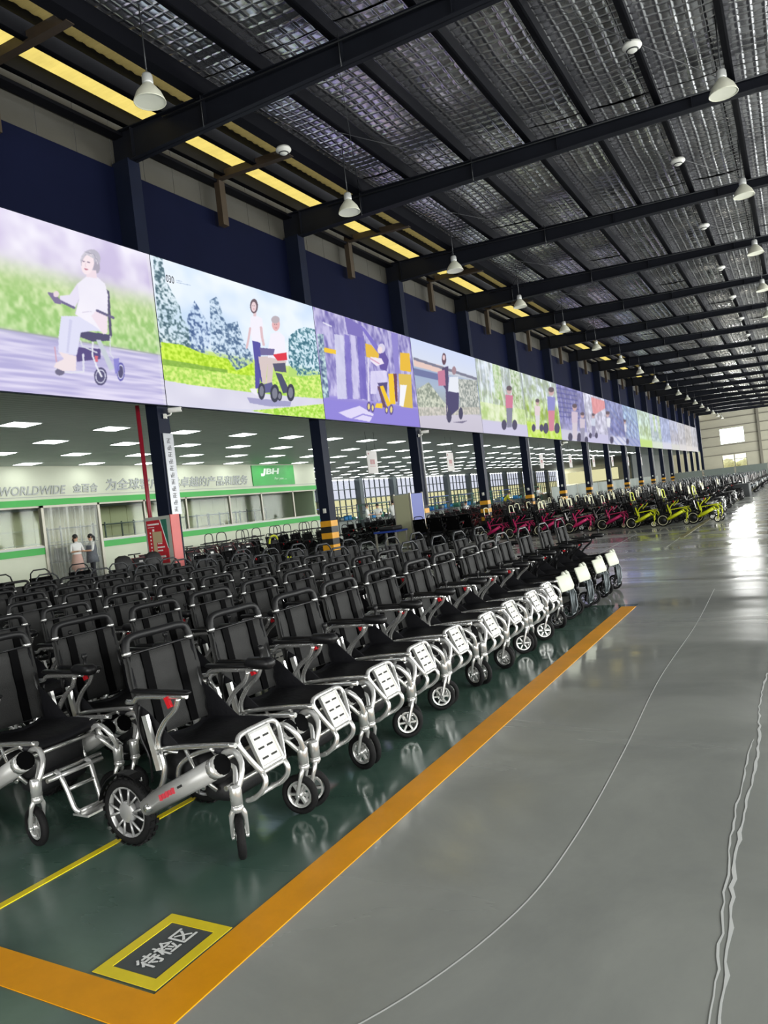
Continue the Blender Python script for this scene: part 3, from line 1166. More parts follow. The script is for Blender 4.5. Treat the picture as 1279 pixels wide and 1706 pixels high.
# notice box around the nearest column
nb = empty('notice_box', (-11.6, 11.19, 0))
tag(nb, 'grey and red notice box wrapped around the nearest column', 'notice board')
MB().box2((-.37, -.12, 0), (.36, .12, 1.77)).build('cabinet', 'notice_panel', nb)
MB().box2((.36, -.12, 0), (.385, .125, 1.78)).build('side_panel', 'notice_side', nb)
ps = MB().prism([(-.31, .80), (.24, .80), (.24, 1.10), (.08, 1.70), (-.31, 1.70)], -.135, -.12, 'y').build('poster', 'notice_red', nb)
MB().prism([(.24, 1.10), (.26, 1.10), (.10, 1.70), (.08, 1.70)], -.136, -.121, 'y').build('poster_edge', 'white_letter', ps)
MB().prism([(.26, 1.10), (.26, 1.70), (.10, 1.70)], -.134, -.12, 'y').build('poster_edge', 'rack_green', ps)
MB().box2((-.16, -.139, 1.23), (.10, -.135, 1.46)).box2((-.16, -.139, 1.0), (-.06, -.135, 1.23)).build('map_shape', 'notice_beige', ps)
tx = MB()
for (xa, xb, z, h) in ((-.27, .06, 1.60, .035), (-.27, -.08, 1.55, .015), (-.15, -.09, 1.47, .05), (-.05, .16, 1.12, .03), (-.05, .10, 1.05, .03), (-.14, .16, .92, .04), (.02, .16, .865, .035), (-.14, -.02, .865, .018), (-.03, .1, 1.20, .02)):
    n = max(2, int((xb - xa) / .035))
    for q in range(n):
        xx = xa + (xb - xa) * q / n
        tx.box2((xx, -.139, z), (xx + (xb - xa) / n * .75, -.136, z + h))
for q in range(6):
    tx.box2((-.235, -.139, 1.05 + q * .075), (-.205, -.136, 1.085 + q * .075))
tx.build('printed_text', 'white_letter', ps)
MB().box2((-.28, -.128, .52), (.24, -.12, .68)).build('lower_plate', 'notice_red', nb)
MB().box2((-.15, -.132, .53), (.24, -.128, .64)).build('label_strip', 'white_letter', nb)
pr = MB().tube([(-12.16, 11.42, 0), (-12.16, 11.42, 4.2)], .045, 12).build('fire_pipe', 'pipe_red')
tag(pr, 'red vertical pipe beside the nearest column', 'pipe')
sg = empty('column_sign', (-11.48, 11.52, 0))
tag(sg, 'narrow silver sign strip on the nearest column', 'sign')
MB().box2((0, -.14, 1.78), (.02, .14, 3.5)).build('backing', 'sign_silver', sg)
tx = MB()
for q in range(11):
    z = 3.34 - q * .145
    for (ya, yb, za, zb) in ((-.05, .05, .085, .1), (-.05, .05, .04, .05), (-.05, .05, 0, .012), (-.008, .008, 0, .1), (-.05, -.035, .0, .06), (.03, .045, .03, .1))[(q % 2):5 + (q % 2)]:
        tx.box2((.02, ya, z + za - .05), (.024, yb, z + zb - .05))
tx.build('printed_marks', 'sign_mark', sg)


def camera_thing(loc, rz, label):
    t = empty('security_camera', loc, rz)
    tag(t, label, 'security camera')
    MB().box((0, 0, .0), (.05, .1, .1)).tube([(0, 0, 0), (.12, 0, .02), (.14, 0, .08)], .018, 8).build('bracket', 'white_plastic', t)
    MB().rbox((.22, 0, .11), (.3, .1, .1), .03).build('housing', 'white_plastic', t)
    MB().lathe([(0, .38), (.035, .38), (.038, .36), (.04, .34)], (0, 0, .11), 'x', 12).build('lens', 'plastic_black', t)


camera_thing((-11.46, 11.5, 3.86), .5, 'white security camera on the nearest column under the billboard')
camera_thing((-11.46, 23.5, 3.80), .5, 'white security camera on a column past the partition')
camera_thing((-11.46, 41.6, 3.80), .5, 'distant security camera under the billboard')

# ---- hanging bay signs
HS = MB().box2((-.012, -.36, -.42), (.012, .36, .42)).mesh('sign_plate', 'sign_white')
HT = MB()
for q in range(4):
    HT.box2((.012, -.16 + q * .085, -.08), (.016, -.16 + q * .085 + .06, .10))
HT.box2((.012, -.2, -.16), (.016, .2, -.14)).box2((.012, -.28, .28), (.016, -.2, .34))
HTM = HT.mesh('printed_marks', 'sign_red')
HC = MB().tube([(0, -.3, .42), (0, -.3, 1.12)], .006, 5).tube([(0, .3, .42), (0, .3, 1.12)], .006, 5).mesh('hanger', 'dark_grey_metal')
for k in range(9):
    y = 23.57 + (7.0 * k if k < 2 else 14 + 6.6 * (k - 1))
    o = place('hanging_sign', HS, None, (-13.5, y, 3.13))
    place('printed_marks', HTM, o)
    place('hanger', HC, o)
    tag(o, 'white hanging sign under the low ceiling, %s from the near end' % ORD[k], 'sign', 'hanging bay signs')

# ---- high-bay lamps
bl = MB().lathe([(.075, .17), (.095, .15), (.12, .12), (.20, .02), (.25, -.10), (.255, -.12), (.245, -.12), (.19, .01), (.10, .11), (.0, .12)], (0, 0, 0), 'z', 20)
BELL = bl.mesh('reflector', 'lamp_bell')
HOU = MB().lathe([(.0, .33), (.07, .33), (.085, .30), (.09, .19), (.075, .16), (.0, .16)], (0, 0, 0), 'z', 14).mesh('housing', 'lamp_housing')
LEN = MB().lathe([(.0, -.10), (.12, -.105), (.243, -.11)], (0, 0, 0), 'z', 18).mesh('lens', 'lamp_inside')
CORD = MB().tube([(0, 0, .32), (0, 0, 1.45)], .012, 6).mesh('cord', 'dark_grey_metal')
for (side, lx, ly0, n) in (('left', -8.4, 8.9, 18), ('right', -.52, 9.4, 17)):
    q_l = 0
    for k in range(n):
        y = ly0 + 6.05 * k
        px, py = px_of(lx, y, 8.5)
        if not (-60 < px < 1330 and py > -40):
            continue
        t = empty('pendant_lamp', (lx, y, 8.40))
        place('reflector', BELL, t); place('housing', HOU, t); place('lens', LEN, t); place('cord', CORD, t)
        tag(t, 'bell pendant lamp of the %s line, %s from the near end' % ('billboard side' if side == 'left' else 'aisle side', ORD[q_l]), 'pendant lamp', 'bell lamps under the roof')
        q_l += 1
DET = MB().lathe([(0, -.10), (.06, -.10), (.10, -.07), (.17, -.02), (.18, 0), (.16, .05), (.0, .05)], (0, 0, 0), 'z', 18).mesh('smoke_detector', 'white_plastic')
DRING = MB().lathe([(.095, -.075), (.105, -.085), (.115, -.065)], (0, 0, 0), 'z', 18).mesh('ring', 'dark_grey_metal')
for k in range(8):
    o = place('smoke_detector', DET, None, (-1.9, 14.7 + 6.03 * k, roof_z(-1.9) - .05))
    place('ring', DRING, o)
    tag(o, 'round white detector on a roof purlin, %s from the near end' % ORD[k], 'detector', 'detectors under the roof')
o = place('smoke_detector', DET, None, (-9.45, 14.1, roof_z(-9.45) - .07))
place('ring', DRING, o)
tag(o, 'round white detector beside the yellow skylight', 'detector')
# ================================================================== lit billboard panels
XB = -11.40
ZB0, ZB1 = 4.09, 7.28


class Paint:
    def __init__(self, ya, yb, nu, nv, seed):
        self.nu, self.nv = nu, nv
        u = np.linspace(0, 1, nu)
        v = np.linspace(0, 1, nv)
        self.u, self.v = np.meshgrid(u, v)
        Y = ya + (yb - ya) * self.u
        Z = ZB0 + (ZB1 - ZB0) * self.v
        dx, dy, dz = XB, Y, Z - CAM_H
        a = dx * _r2.x + dy * _r2.y + dz * _r2.z
        b = dx * _u2.x + dy * _u2.y + dz * _u2.z
        c = dx * _f.x + dy * _f.y + dz * _f.z
        self.x = 639.5 + FPX * a / c
        self.y = 853.0 - FPX * b / c
        self.col = np.zeros((nv, nu, 3))
        self.r = np.random.default_rng(seed)
        self.YY, self.ZZ = Y, Z

    def noise(self, su, sv, octv=3):
        out = np.zeros_like(self.u)
        amp, tot = 1.0, 0.0
        for o in range(octv):
            gu, gv = int(su * 2 ** o) + 2, int(sv * 2 ** o) + 2
            g = self.r.random((gv, gu))
            fu, fv = self.u * (gu - 1), self.v * (gv - 1)
            i, j = np.minimum(fu.astype(int), gu - 2), np.minimum(fv.astype(int), gv - 2)
            a, b = fu - i, fv - j
            a, b = a * a * (3 - 2 * a), b * b * (3 - 2 * b)
            out += amp * (g[j, i] * (1 - a) * (1 - b) + g[j, i + 1] * a * (1 - b) + g[j + 1, i] * (1 - a) * b + g[j + 1, i + 1] * a * b)
            tot += amp
            amp *= .55
        return out / tot

    def fill(self, mask, c, c2=None, n=None, alpha=1.0):
        m = np.asarray(mask, float) * alpha
        c = np.array(c, float)
        if c2 is not None:
            cc = c + (np.array(c2, float) - c) * n[..., None]
        else:
            cc = np.broadcast_to(c, self.col.shape)
        self.col += (cc - self.col) * m[..., None]

    def grad(self, stops):
        """vertical stops [(v, rgb)]"""
        vs = [s[0] for s in stops]
        for ch in range(3):
            self.col[..., ch] = np.interp(self.v, vs, [s[1][ch] for s in stops])

    def poly(self, pts, c, c2=None, n=None, alpha=1.0):
        x, y = self.x, self.y
        inside = np.zeros(x.shape, bool)
        m = len(pts)
        for i in range(m):
            x1, y1 = pts[i]
            x2, y2 = pts[(i + 1) % m]
            cond = ((y1 > y) != (y2 > y))
            with np.errstate(divide='ignore', invalid='ignore'):
                xi = (x2 - x1) * (y - y1) / (y2 - y1 + 1e-9) + x1
            inside ^= cond & (x < xi)
        self.fill(inside, c, c2, n, alpha)
        return inside

    def ell(self, cx, cy, rx, ry, c, ang=0.0, alpha=1.0, ring=None, soft=0.0):
        ca, sa = math.cos(math.radians(ang)), math.sin(math.radians(ang))
        dx, dy = self.x - cx, self.y - cy
        d = np.sqrt(((dx * ca + dy * sa) / rx) ** 2 + ((-dx * sa + dy * ca) / ry) ** 2)
        m = (d < 1)
        if ring:
            m &= d > ring
        if soft:
            m = np.clip((1 - d) / soft, 0, 1)
        self.fill(m, c, alpha=alpha)

    def line(self, pts, w, c, alpha=1.0):
        m = np.zeros(self.x.shape, bool)
        for (x1, y1), (x2, y2) in zip(pts[:-1], pts[1:]):
            dx, dy = x2 - x1, y2 - y1
            L = dx * dx + dy * dy + 1e-9
            t = np.clip(((self.x - x1) * dx + (self.y - y1) * dy) / L, 0, 1)
            m |= (self.x - x1 - t * dx) ** 2 + (self.y - y1 - t * dy) ** 2 < (w / 2) ** 2
        self.fill(m, c, alpha=alpha)

    def mesh(self, name):
        nu, nv = self.nu, self.nv
        pc = np.pad(self.col, ((1, 1), (1, 1), (0, 0)), mode='edge')      # soften the steps of the grid
        self.col = (pc[1:-1, 1:-1] * 2 + pc[:-2, 1:-1] + pc[2:, 1:-1] + pc[1:-1, :-2] + pc[1:-1, 2:]) / 6.0
        V = np.stack([np.full_like(self.YY, XB), self.YY, self.ZZ], -1).reshape(-1, 3)
        j, i = np.meshgrid(np.arange(nv - 1), np.arange(nu - 1), indexing='ij')
        a = (j * nu + i).ravel()
        F = np.stack([a, a + 1, a + nu + 1, a + nu], 1)
        me = bpy.data.meshes.new(name)
        me.vertices.add(len(V)); me.vertices.foreach_set('co', V.ravel())
        me.loops.add(F.size); me.loops.foreach_set('vertex_index', F.ravel().astype(np.int32))
        me.polygons.add(len(F))
        me.polygons.foreach_set('loop_start', np.arange(0, F.size, 4, dtype=np.int32))
        me.update(calc_edges=True)
        s = np.clip(self.col * .86 + 30, 0, 255) / 255.0
        l = np.where(s <= .04045, s / 12.92, ((s + .055) / 1.055) ** 2.4).reshape(-1, 3)
        at = me.attributes.new('print', 'FLOAT_COLOR', 'POINT')
        at.data.foreach_set('color', np.concatenate([l, np.ones((len(l), 1))], 1).ravel())
        me.materials.append(M['lit_print'])
        return me


def S(pts, ox, oy, sc):
    """crop coordinates to photograph coordinates"""
    return [(ox + p[0] / sc, oy + p[1] / sc) for p in pts]


def wheel(p, x, y, rx, ry, tyre=(60, 58, 90), rim=(225, 225, 240)):
    p.ell(x, y, rx, ry, tyre)
    p.ell(x, y, rx * .78, ry * .78, rim)
    p.ell(x, y, rx * .66, ry * .66, (70, 66, 104))


def panel_woman(p):
    p.grad([(0, (206, 196, 232)), (.12, (186, 180, 220)), (.30, (170, 166, 208)), (.335, (150, 160, 150)), (.35, (150, 196, 110)), (.55, (176, 206, 128)), (.70, (196, 210, 166)), (.80, (214, 206, 226)), (1, (226, 222, 244))])
    n = p.noise(9, 5)
    p.fill(np.clip((p.v - .62) / .14, 0, 1), (190, 176, 216), (240, 236, 248), np.clip(n * 2.2 - .6, 0, 1), .8)
    n2 = p.noise(60, 26, 2)
    p.fill((p.v > .335) * np.clip((.74 - p.v) / .2, 0, 1), (126, 180, 90), (222, 236, 190), np.clip(n2 * 2 - .5, 0, 1), .6)
    n3 = p.noise(6, 60, 2)
    p.fill(p.v < .33, (164, 158, 206), (224, 218, 240), np.clip(n3 * 2 - .5, 0, 1), .75)
    p.fill(p.u > .985, (230, 232, 226), alpha=.25)
    q = lambda pts: S(pts, 70, 400, 6.5625)
    # chair
    p.poly(q([(420, 990), (720, 1030), (760, 1050), (740, 1100), (550, 1110), (415, 1060)]), (66, 62, 96))
    p.poly(q([(705, 540), (735, 560), (765, 1050), (735, 1050)]), (74, 70, 100))
    p.poly(q([(370, 1170), (640, 1190), (640, 1300), (380, 1330)]), (72, 60, 116))
    p.poly(q([(590, 1090), (640, 1090), (790, 1400), (740, 1430)]), (188, 196, 206))
    p.line(q([(745, 1050), (745, 1240), (780, 1290)]), 1.6, (210, 214, 224))
    p.line(q([(420, 1100), (440, 1160), (600, 1230)]), 2.2, (206, 210, 220))
    p.line(q([(555, 1120), (550, 1260), (590, 1360)]), 2.6, (224, 226, 234))
    p.line(q([(450, 1250), (455, 1440), (300, 1450), (150, 1420)]), 3.2, (216, 216, 230))
    wheel(p, *q([(860, 1440)])[0], 6.6, 15.5, (84, 80, 160), (214, 214, 240))
    p.poly(q([(780, 1300), (840, 1290), (850, 1420), (800, 1470)]), (110, 106, 196), alpha=.8)
    p.ell(*q([(195, 1440)])[0], 8, 6, (96, 92, 120))
    wheel(p, *q([(640, 1490)])[0], 10.8, 15, (66, 62, 100), (216, 216, 236))
    p.line(q([(590, 1370), (650, 1490)]), 3.0, (228, 228, 238))
    p.poly(q([(575, 1265), (610, 1265), (610, 1330), (580, 1330)]), (206, 96, 110))
    # trousers and shoes
    p.poly(q([(210, 830), (400, 830), (640, 920), (690, 1010), (560, 990), (425, 1010), (380, 1260), (180, 1230), (180, 1060)]), (214, 214, 238))
    p.poly(q([(300, 860), (330, 880), (290, 1230), (265, 1230)]), (190, 190, 222), alpha=.7)
    p.poly(q([(180, 1220), (375, 1270), (370, 1430), (230, 1430), (130, 1390), (150, 1340), (240, 1300)]), (232, 216, 220))
    p.line(q([(140, 1170), (160, 1330)]), 2.0, (200, 150, 170))
    # torso, arms
    p.poly(q([(480, 400), (600, 400), (690, 480), (720, 600), (715, 1010), (690, 1030), (560, 930), (360, 810), (400, 640), (380, 480)]), (226, 222, 238), (240, 236, 244), n)
    p.poly(q([(600, 760), (715, 830), (715, 1010), (670, 1030), (540, 830)]), (234, 216, 228))
    p.poly(q([(390, 470), (410, 640), (360, 740), (200, 690), (190, 610), (300, 600)]), (222, 216, 236))
    p.line(q([(205, 670), (350, 740)]), 4.0, (96, 88, 130))
    p.poly(q([(55, 570), (120, 575), (215, 665), (205, 705), (140, 690)]), (112, 100, 140))
    p.ell(*q([(155, 590)])[0], 5, 5, (224, 206, 214))
    p.line(q([(600, 770), (780, 850)]), 4.2, (92, 86, 122))
    p.line(q([(400, 650), (365, 800)]), .9, (186, 180, 206))
    p.line(q([(540, 780), (440, 790)]), .9, (190, 180, 206))
    # head
    p.ell(*q([(530, 220)])[0], 16, 18.5, (176, 172, 188), 25)
    p.ell(*q([(595, 300)])[0], 6, 10, (158, 152, 170))
    p.poly(q([(490, 330), (590, 330), (600, 420), (485, 400)]), (232, 212, 222))
    p.ell(*q([(500, 265)])[0], 10.2, 17, (240, 222, 228), 12)
    for (ex, ey) in ((458, 232), (508, 242)):
        p.ell(*q([(ex, ey)])[0], 2.6, .9, (110, 94, 120), 10)
    p.line(q([(478, 250), (470, 285), (482, 290)]), .7, (204, 176, 190))
    p.ell(*q([(482, 318)])[0], 3.4, 1.3, (176, 104, 124), 15)
    p.line(q([(430, 210), (470, 140), (560, 190)]), 2.6, (196, 192, 204))
    p.line(q([(520, 130), (590, 190), (605, 260)]), 1.6, (204, 200, 212))
    p.line(q([(470, 130), (560, 150), (610, 230)]), 1.2, (150, 146, 164))


def panel_couple(p):
    p.grad([(0, (206, 206, 226)), (.16, (206, 206, 228)), (.30, (170, 214, 90)), (.40, (190, 220, 100)), (.46, (206, 224, 236)), (.75, (206, 226, 244)), (1, (222, 236, 250))])
    n = p.noise(5, 4)
    p.fill(p.v > .42, (186, 210, 240), (236, 242, 252), np.clip(n * 2 - .4, 0, 1), .7)
    q = lambda pts: S(pts, 250, 420, 4.3356)
    leaf = np.clip(p.noise(90, 60, 2) * 2.6 - .75, 0, 1)
    for pts, c1, c2, al in (
        ([(20, 20), (90, 50), (110, 200), (215, 390), (230, 480), (310, 560), (310, 690), (70, 690)], (44, 74, 88), (186, 214, 216), .92),
        ([(265, 480), (320, 350), (400, 480), (440, 560), (420, 740), (300, 720)], (52, 78, 128), (186, 210, 236), .92),
        ([(430, 350), (480, 320), (550, 520), (630, 500), (680, 660), (740, 740), (740, 860), (560, 840), (440, 700)], (50, 78, 118), (190, 216, 232), .9),
        ([(1000, 610), (1060, 560), (1120, 540), (1190, 560), (1200, 500), (1250, 560), (1260, 880), (1070, 900), (1000, 800)], (40, 90, 110), (176, 220, 226), .95)):
        p.poly(q(pts), c1, c2, leaf, al * np.clip(1.5 - 1.25 * leaf, .12, 1))
    grass = np.clip(p.noise(80, 60, 2) * 2.2 - .6, 0, 1)
    p.poly(q([(80, 650), (230, 670), (400, 740), (560, 770), (620, 860), (740, 800), (760, 900), (560, 880), (90, 830)]), (150, 200, 20), (206, 240, 70), grass)
    p.poly(q([(90, 770), (560, 850), (560, 880), (90, 830)]), (90, 140, 60), alpha=.6)
    p.poly(q([(90, 815), (700, 890), (1260, 900), (1262, 1060), (1000, 1040), (700, 1010), (300, 960), (100, 930)]), (146, 204, 60), (214, 236, 120), grass)
    p.poly(q([(1000, 820), (1060, 860), (1060, 900), (1000, 900)]), (170, 210, 100))
    p.poly(q([(100, 925), (300, 960), (700, 1015), (1000, 1045), (1262, 1065), (1262, 1110), (800, 1140), (110, 1100)]), (196, 194, 216), (224, 222, 236), n)
    p.poly(q([(730, 1145), (1000, 1120), (1265, 1095), (1270, 1215), (900, 1175)]), (140, 204, 40), (210, 238, 120), grass)
    p.poly(q([(700, 1050), (1020, 1080), (1010, 1115), (860, 1115), (720, 1090)]), (150, 148, 190))
    # woman
    p.poly(q([(735, 630), (795, 640), (800, 760), (790, 980), (760, 990), (755, 800)]), (70, 66, 150))
    p.poly(q([(790, 760), (830, 930), (800, 940), (770, 780)]), (64, 60, 138))
    p.poly(q([(725, 470), (760, 455), (810, 480), (818, 550), (800, 655), (735, 640), (722, 560)]), (236, 232, 244))
    p.line(q([(722, 550), (712, 620), (698, 690)]), 3.6, (214, 180, 186))
    p.line(q([(800, 545), (808, 610), (820, 670)]), 4.0, (214, 180, 186))
    p.poly(q([(745, 420), (768, 425), (765, 465), (745, 462)]), (220, 190, 196))
    p.ell(*q([(750, 390)])[0], 6.6, 12, (92, 74, 84))
    p.ell(*q([(748, 395)])[0], 4.2, 8.4, (226, 198, 204))
    for ex in (742, 754):
        p.ell(*q([(ex, 388)])[0], .8, .5, (70, 56, 66))
    p.ell(*q([(748, 412)])[0], 1.4, .6, (176, 96, 110))
    p.poly(q([(720, 985), (770, 985), (775, 1040), (730, 1010)]), (230, 230, 236))
    # man in the scooter chair
    p.poly(q([(780, 755), (900, 750), (985, 790), (960, 850), (890, 830), (880, 950), (840, 950), (850, 800), (835, 950), (812, 950)]), (206, 188, 186))
    p.poly(q([(870, 590), (930, 575), (970, 610), (985, 780), (850, 760), (852, 700)]), (236, 232, 244))
    p.poly(q([(885, 740), (985, 725), (990, 780), (920, 785)]), (214, 40, 56))
    p.poly(q([(790, 690), (900, 700), (890, 745), (800, 745)]), (96, 88, 140))
    p.poly(q([(885, 805), (975, 800), (985, 870), (900, 860)]), (70, 70, 96))
    p.poly(q([(905, 870), (950, 880), (1010, 1010), (960, 1020)]), (60, 64, 92))
    p.ell(*q([(908, 520)])[0], 6.6, 11.5, (222, 168, 170))
    p.ell(*q([(905, 488)])[0], 7, 6.4, (176, 164, 172))
    for ex in (899, 913):
        p.ell(*q([(ex, 522)])[0], .9, .5, (80, 60, 70))
    p.line(q([(902, 548), (914, 548)]), .8, (170, 90, 100))
    p.poly(q([(800, 960), (880, 940), (900, 1010), (800, 1020)]), (80, 80, 130))
    for (wx, wy, rx, ry) in ((805, 1005, 6, 14), (900, 1020, 7.5, 15), (1015, 1015, 6.6, 14.5), (935, 1040, 4, 8)):
        x, y = q([(wx, wy)])[0]
        p.ell(x, y, rx, ry, (44, 46, 62))
        p.ell(x, y, rx * .6, ry * .62, (110, 112, 128))
    p.line(q([(190, 205), (230, 212)]), 1.0, (150, 170, 196))
    p.line(q([(190, 218), (290, 240)]), .9, (150, 170, 196))


def panel_street(p):
    p.grad([(0, (124, 112, 200)), (.2, (134, 122, 206)), (.24, (176, 168, 220)), (.6, (150, 144, 204)), (1, (128, 122, 172))])
    n = p.noise(34, 9, 3)
    p.fill(p.v > .22, (92, 82, 160), (206, 200, 236), np.clip(n * 2.4 - .7, 0, 1), .75)
    q = lambda pts: S(pts, 520, 510, 7.1056)
    p.poly(q([(60, 330), (130, 330), (200, 1080), (130, 1090)]), (60, 80, 120), (190, 220, 220), np.clip(p.noise(60, 40, 2) * 2 - .5, 0, 1))
    for (a, b, c) in ((410, 470, (108, 96, 186)), (480, 540, (198, 192, 230)), (560, 640, (96, 84, 176)), (290, 400, (206, 206, 232))):
        p.poly(q([(a - 30, 330), (b - 30, 350), (b + 10, 1100), (a + 10, 1100)]), c, alpha=.85)
    p.poly(q([(380, 120), (600, 240), (600, 380), (420, 330)]), (110, 98, 176))
    p.poly(q([(560, 230), (620, 260), (840, 560), (800, 600)]), (112, 100, 190))
    p.poly(q([(140, 490), (280, 520), (280, 570), (140, 545)]), (236, 190, 40))
    p.poly(q([(625, 440), (700, 460), (790, 570), (780, 640), (640, 600)]), (222, 176, 52))
    p.poly(q([(1040, 550), (1150, 560), (1170, 780), (1040, 760)]), (226, 176, 46))
    p.poly(q([(1020, 800), (1170, 810), (1190, 1210), (1050, 1190)]), (212, 178, 70))
    p.poly(q([(1040, 930), (1120, 935), (1080, 1190), (1030, 1180)]), (236, 236, 240))
    p.poly(q([(900, 800), (960, 800), (985, 1160), (920, 1160)]), (236, 190, 34))
    p.poly(q([(960, 800), (1000, 800), (1010, 1130), (985, 1130)]), (96, 52, 74))
    p.poly(q([(930, 310), (1010, 330), (1030, 800), (980, 800)]), (130, 120, 196))
    # road with a light patch
    p.poly(q([(135, 1100), (700, 1170), (1260, 1240), (1262, 1420), (160, 1330)]), (130, 118, 208))
    p.poly(q([(310, 1260), (560, 1180), (730, 1280), (680, 1370), (420, 1320)]), (214, 206, 240))
    p.line(q([(480, 1330), (600, 1280), (720, 1310)]), 2.2, (136, 124, 208))
    # rider
    p.poly(q([(690, 770), (880, 760), (890, 900), (780, 920), (760, 1040), (690, 1040)]), (222, 216, 242), (190, 184, 226), n)
    p.poly(q([(790, 560), (850, 530), (905, 640), (880, 770), (800, 740)]), (86, 70, 150))
    p.poly(q([(690, 600), (820, 620), (850, 680), (760, 710), (690, 650)]), (230, 220, 236))
    p.ell(*q([(820, 500)])[0], 6, 8, (206, 200, 226))
    p.ell(*q([(800, 520)])[0], 4, 6, (232, 212, 216))
    p.poly(q([(770, 910), (890, 900), (880, 1040), (840, 940), (800, 960)]), (70, 62, 112))
    p.poly(q([(800, 950), (840, 940), (930, 1170), (890, 1190)]), (238, 192, 30))
    p.poly(q([(770, 950), (800, 950), (880, 1200), (840, 1200)]), (92, 60, 80))
    p.poly(q([(760, 1150), (830, 1150), (830, 1210), (740, 1200)]), (238, 196, 40))
    p.line(q([(660, 620), (670, 1180)]), 1.6, (226, 220, 236))
    p.line(q([(690, 620), (790, 680)]), 2.0, (206, 150, 180))
    for (wx, wy, rx, ry) in ((670, 1190, 3.4, 8.4), (715, 1205, 3.2, 7.6), (935, 1225, 3.6, 8.8), (880, 1230, 3, 6.5)):
        x, y = q([(wx, wy)])[0]
        p.ell(x, y, rx, ry, (84, 70, 130))
        p.ell(x, y, rx * .55, ry * .6, (226, 206, 120))
    p.line(q([(130, 195), (225, 240)]), 2.4, (232, 232, 246), .8)


def panel_river(p):
    p.grad([(0, (190, 184, 200)), (.22, (196, 190, 206)), (.26, (150, 158, 150)), (.5, (156, 172, 196)), (.66, (140, 160, 196)), (.7, (190, 196, 206)), (.76, (206, 214, 232)), (1, (196, 208, 240))])
    q = lambda pts: S(pts, 500, 500, 3.3658)
    n = np.clip(p.noise(70, 40, 2) * 2.4 - .7, 0, 1)
    p.poly(q([(635, 330), (800, 370), (790, 410), (640, 370)]), (222, 190, 180))
    p.poly(q([(635, 380), (990, 470), (990, 500), (640, 420)]), (96, 104, 150))
    p.poly(q([(635, 320), (990, 435), (990, 450), (635, 335)]), (110, 110, 130))
    p.poly(q([(655, 500), (720, 460), (780, 540), (830, 600), (830, 640), (660, 640)]), (120, 130, 116), (206, 210, 190), n)
    p.poly(q([(880, 440), (990, 450), (1005, 610), (900, 620)]), (120, 128, 124), (206, 208, 200), n)
    p.poly(q([(655, 600), (1005, 600), (1005, 640), (660, 650)]), (160, 160, 150), (206, 200, 190), n)
    p.poly(q([(795, 380), (830, 370), (830, 470), (820, 680), (815, 500), (800, 480)]), (70, 60, 96))
    p.poly(q([(770, 400), (810, 390), (815, 480), (775, 480)]), (186, 110, 140))
    p.ell(*q([(806, 330)])[0], 3.6, 10, (86, 60, 74))
    p.ell(*q([(805, 322)])[0], 2.2, 4.4, (220, 190, 196))
    p.poly(q([(835, 430), (885, 430), (890, 530), (830, 520)]), (222, 226, 236))
    p.ell(*q([(862, 395)])[0], 3.6, 7, (150, 120, 130))
    p.poly(q([(820, 510), (890, 520), (888, 610), (830, 660)]), (62, 58, 96))
    for (wx, wy, rx, ry) in ((835, 650, 4, 11), (900, 635, 3.6, 10)):
        p.ell(*q([(wx, wy)])[0], rx, ry, (60, 58, 84))
    p.poly(q([(850, 685), (940, 675), (910, 690)]), (110, 104, 130))


def figure(p, x, y, h, top, bottom, seat=False):
    """a small printed figure: feet at (x, y), height h in photograph pixels"""
    p.poly([(x - .09 * h, y - .78 * h), (x + .09 * h, y - .76 * h), (x + .08 * h, y - .45 * h), (x - .08 * h, y - .45 * h)], top)
    p.poly([(x - .07 * h, y - .46 * h), (x + .08 * h, y - .46 * h), (x + .06 * h, y), (x - .05 * h, y)], bottom)
    p.ell(x, y - .88 * h, .06 * h, .09 * h, (196, 160, 160))
    p.ell(x, y - .93 * h, .065 * h, .06 * h, (90, 76, 84))
    if seat:
        p.ell(x - .12 * h, y - .06 * h, .06 * h, .12 * h, (70, 66, 90))
        p.ell(x + .13 * h, y - .06 * h, .06 * h, .12 * h, (70, 66, 90))


SCH = [((206, 216, 232), (190, 214, 150), (196, 192, 218), [(848, 712, 70, (196, 70, 110), (90, 90, 120))]),
       ((214, 224, 238), (176, 212, 80), (170, 206, 70), [(895, 716, 52, (226, 196, 206), (220, 214, 224)), (918, 718, 74, (96, 96, 190), (206, 90, 120))]),
       ((136, 134, 186), (150, 148, 196), (196, 194, 214), [(957, 732, 60, (196, 170, 196), (206, 190, 206)), (970, 736, 50, (196, 176, 196), (120, 116, 150))]),
       ((214, 214, 236), (196, 192, 220), (190, 186, 218), [(988, 728, 40, (190, 200, 226), (110, 104, 150))]),
       ((150, 156, 200), (120, 118, 176), (206, 206, 226), [(1012, 736, 52, (226, 226, 240), (120, 118, 170))]),
       ((170, 196, 226), (160, 170, 206), (150, 156, 196), [(1040, 738, 40, (206, 206, 226), (110, 116, 160))]),
       ((206, 226, 220), (196, 220, 160), (186, 214, 120), [(1075, 742, 36, (226, 220, 226), (140, 140, 160))]),
       ((206, 216, 236), (186, 206, 206), (206, 216, 196), [(1097, 744, 34, (216, 206, 226), (150, 150, 170))]),
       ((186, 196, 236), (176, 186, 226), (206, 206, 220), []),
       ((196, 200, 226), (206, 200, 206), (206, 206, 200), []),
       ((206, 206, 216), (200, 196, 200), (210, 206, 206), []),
       ((210, 206, 206), (206, 200, 196), (216, 210, 206), [])]


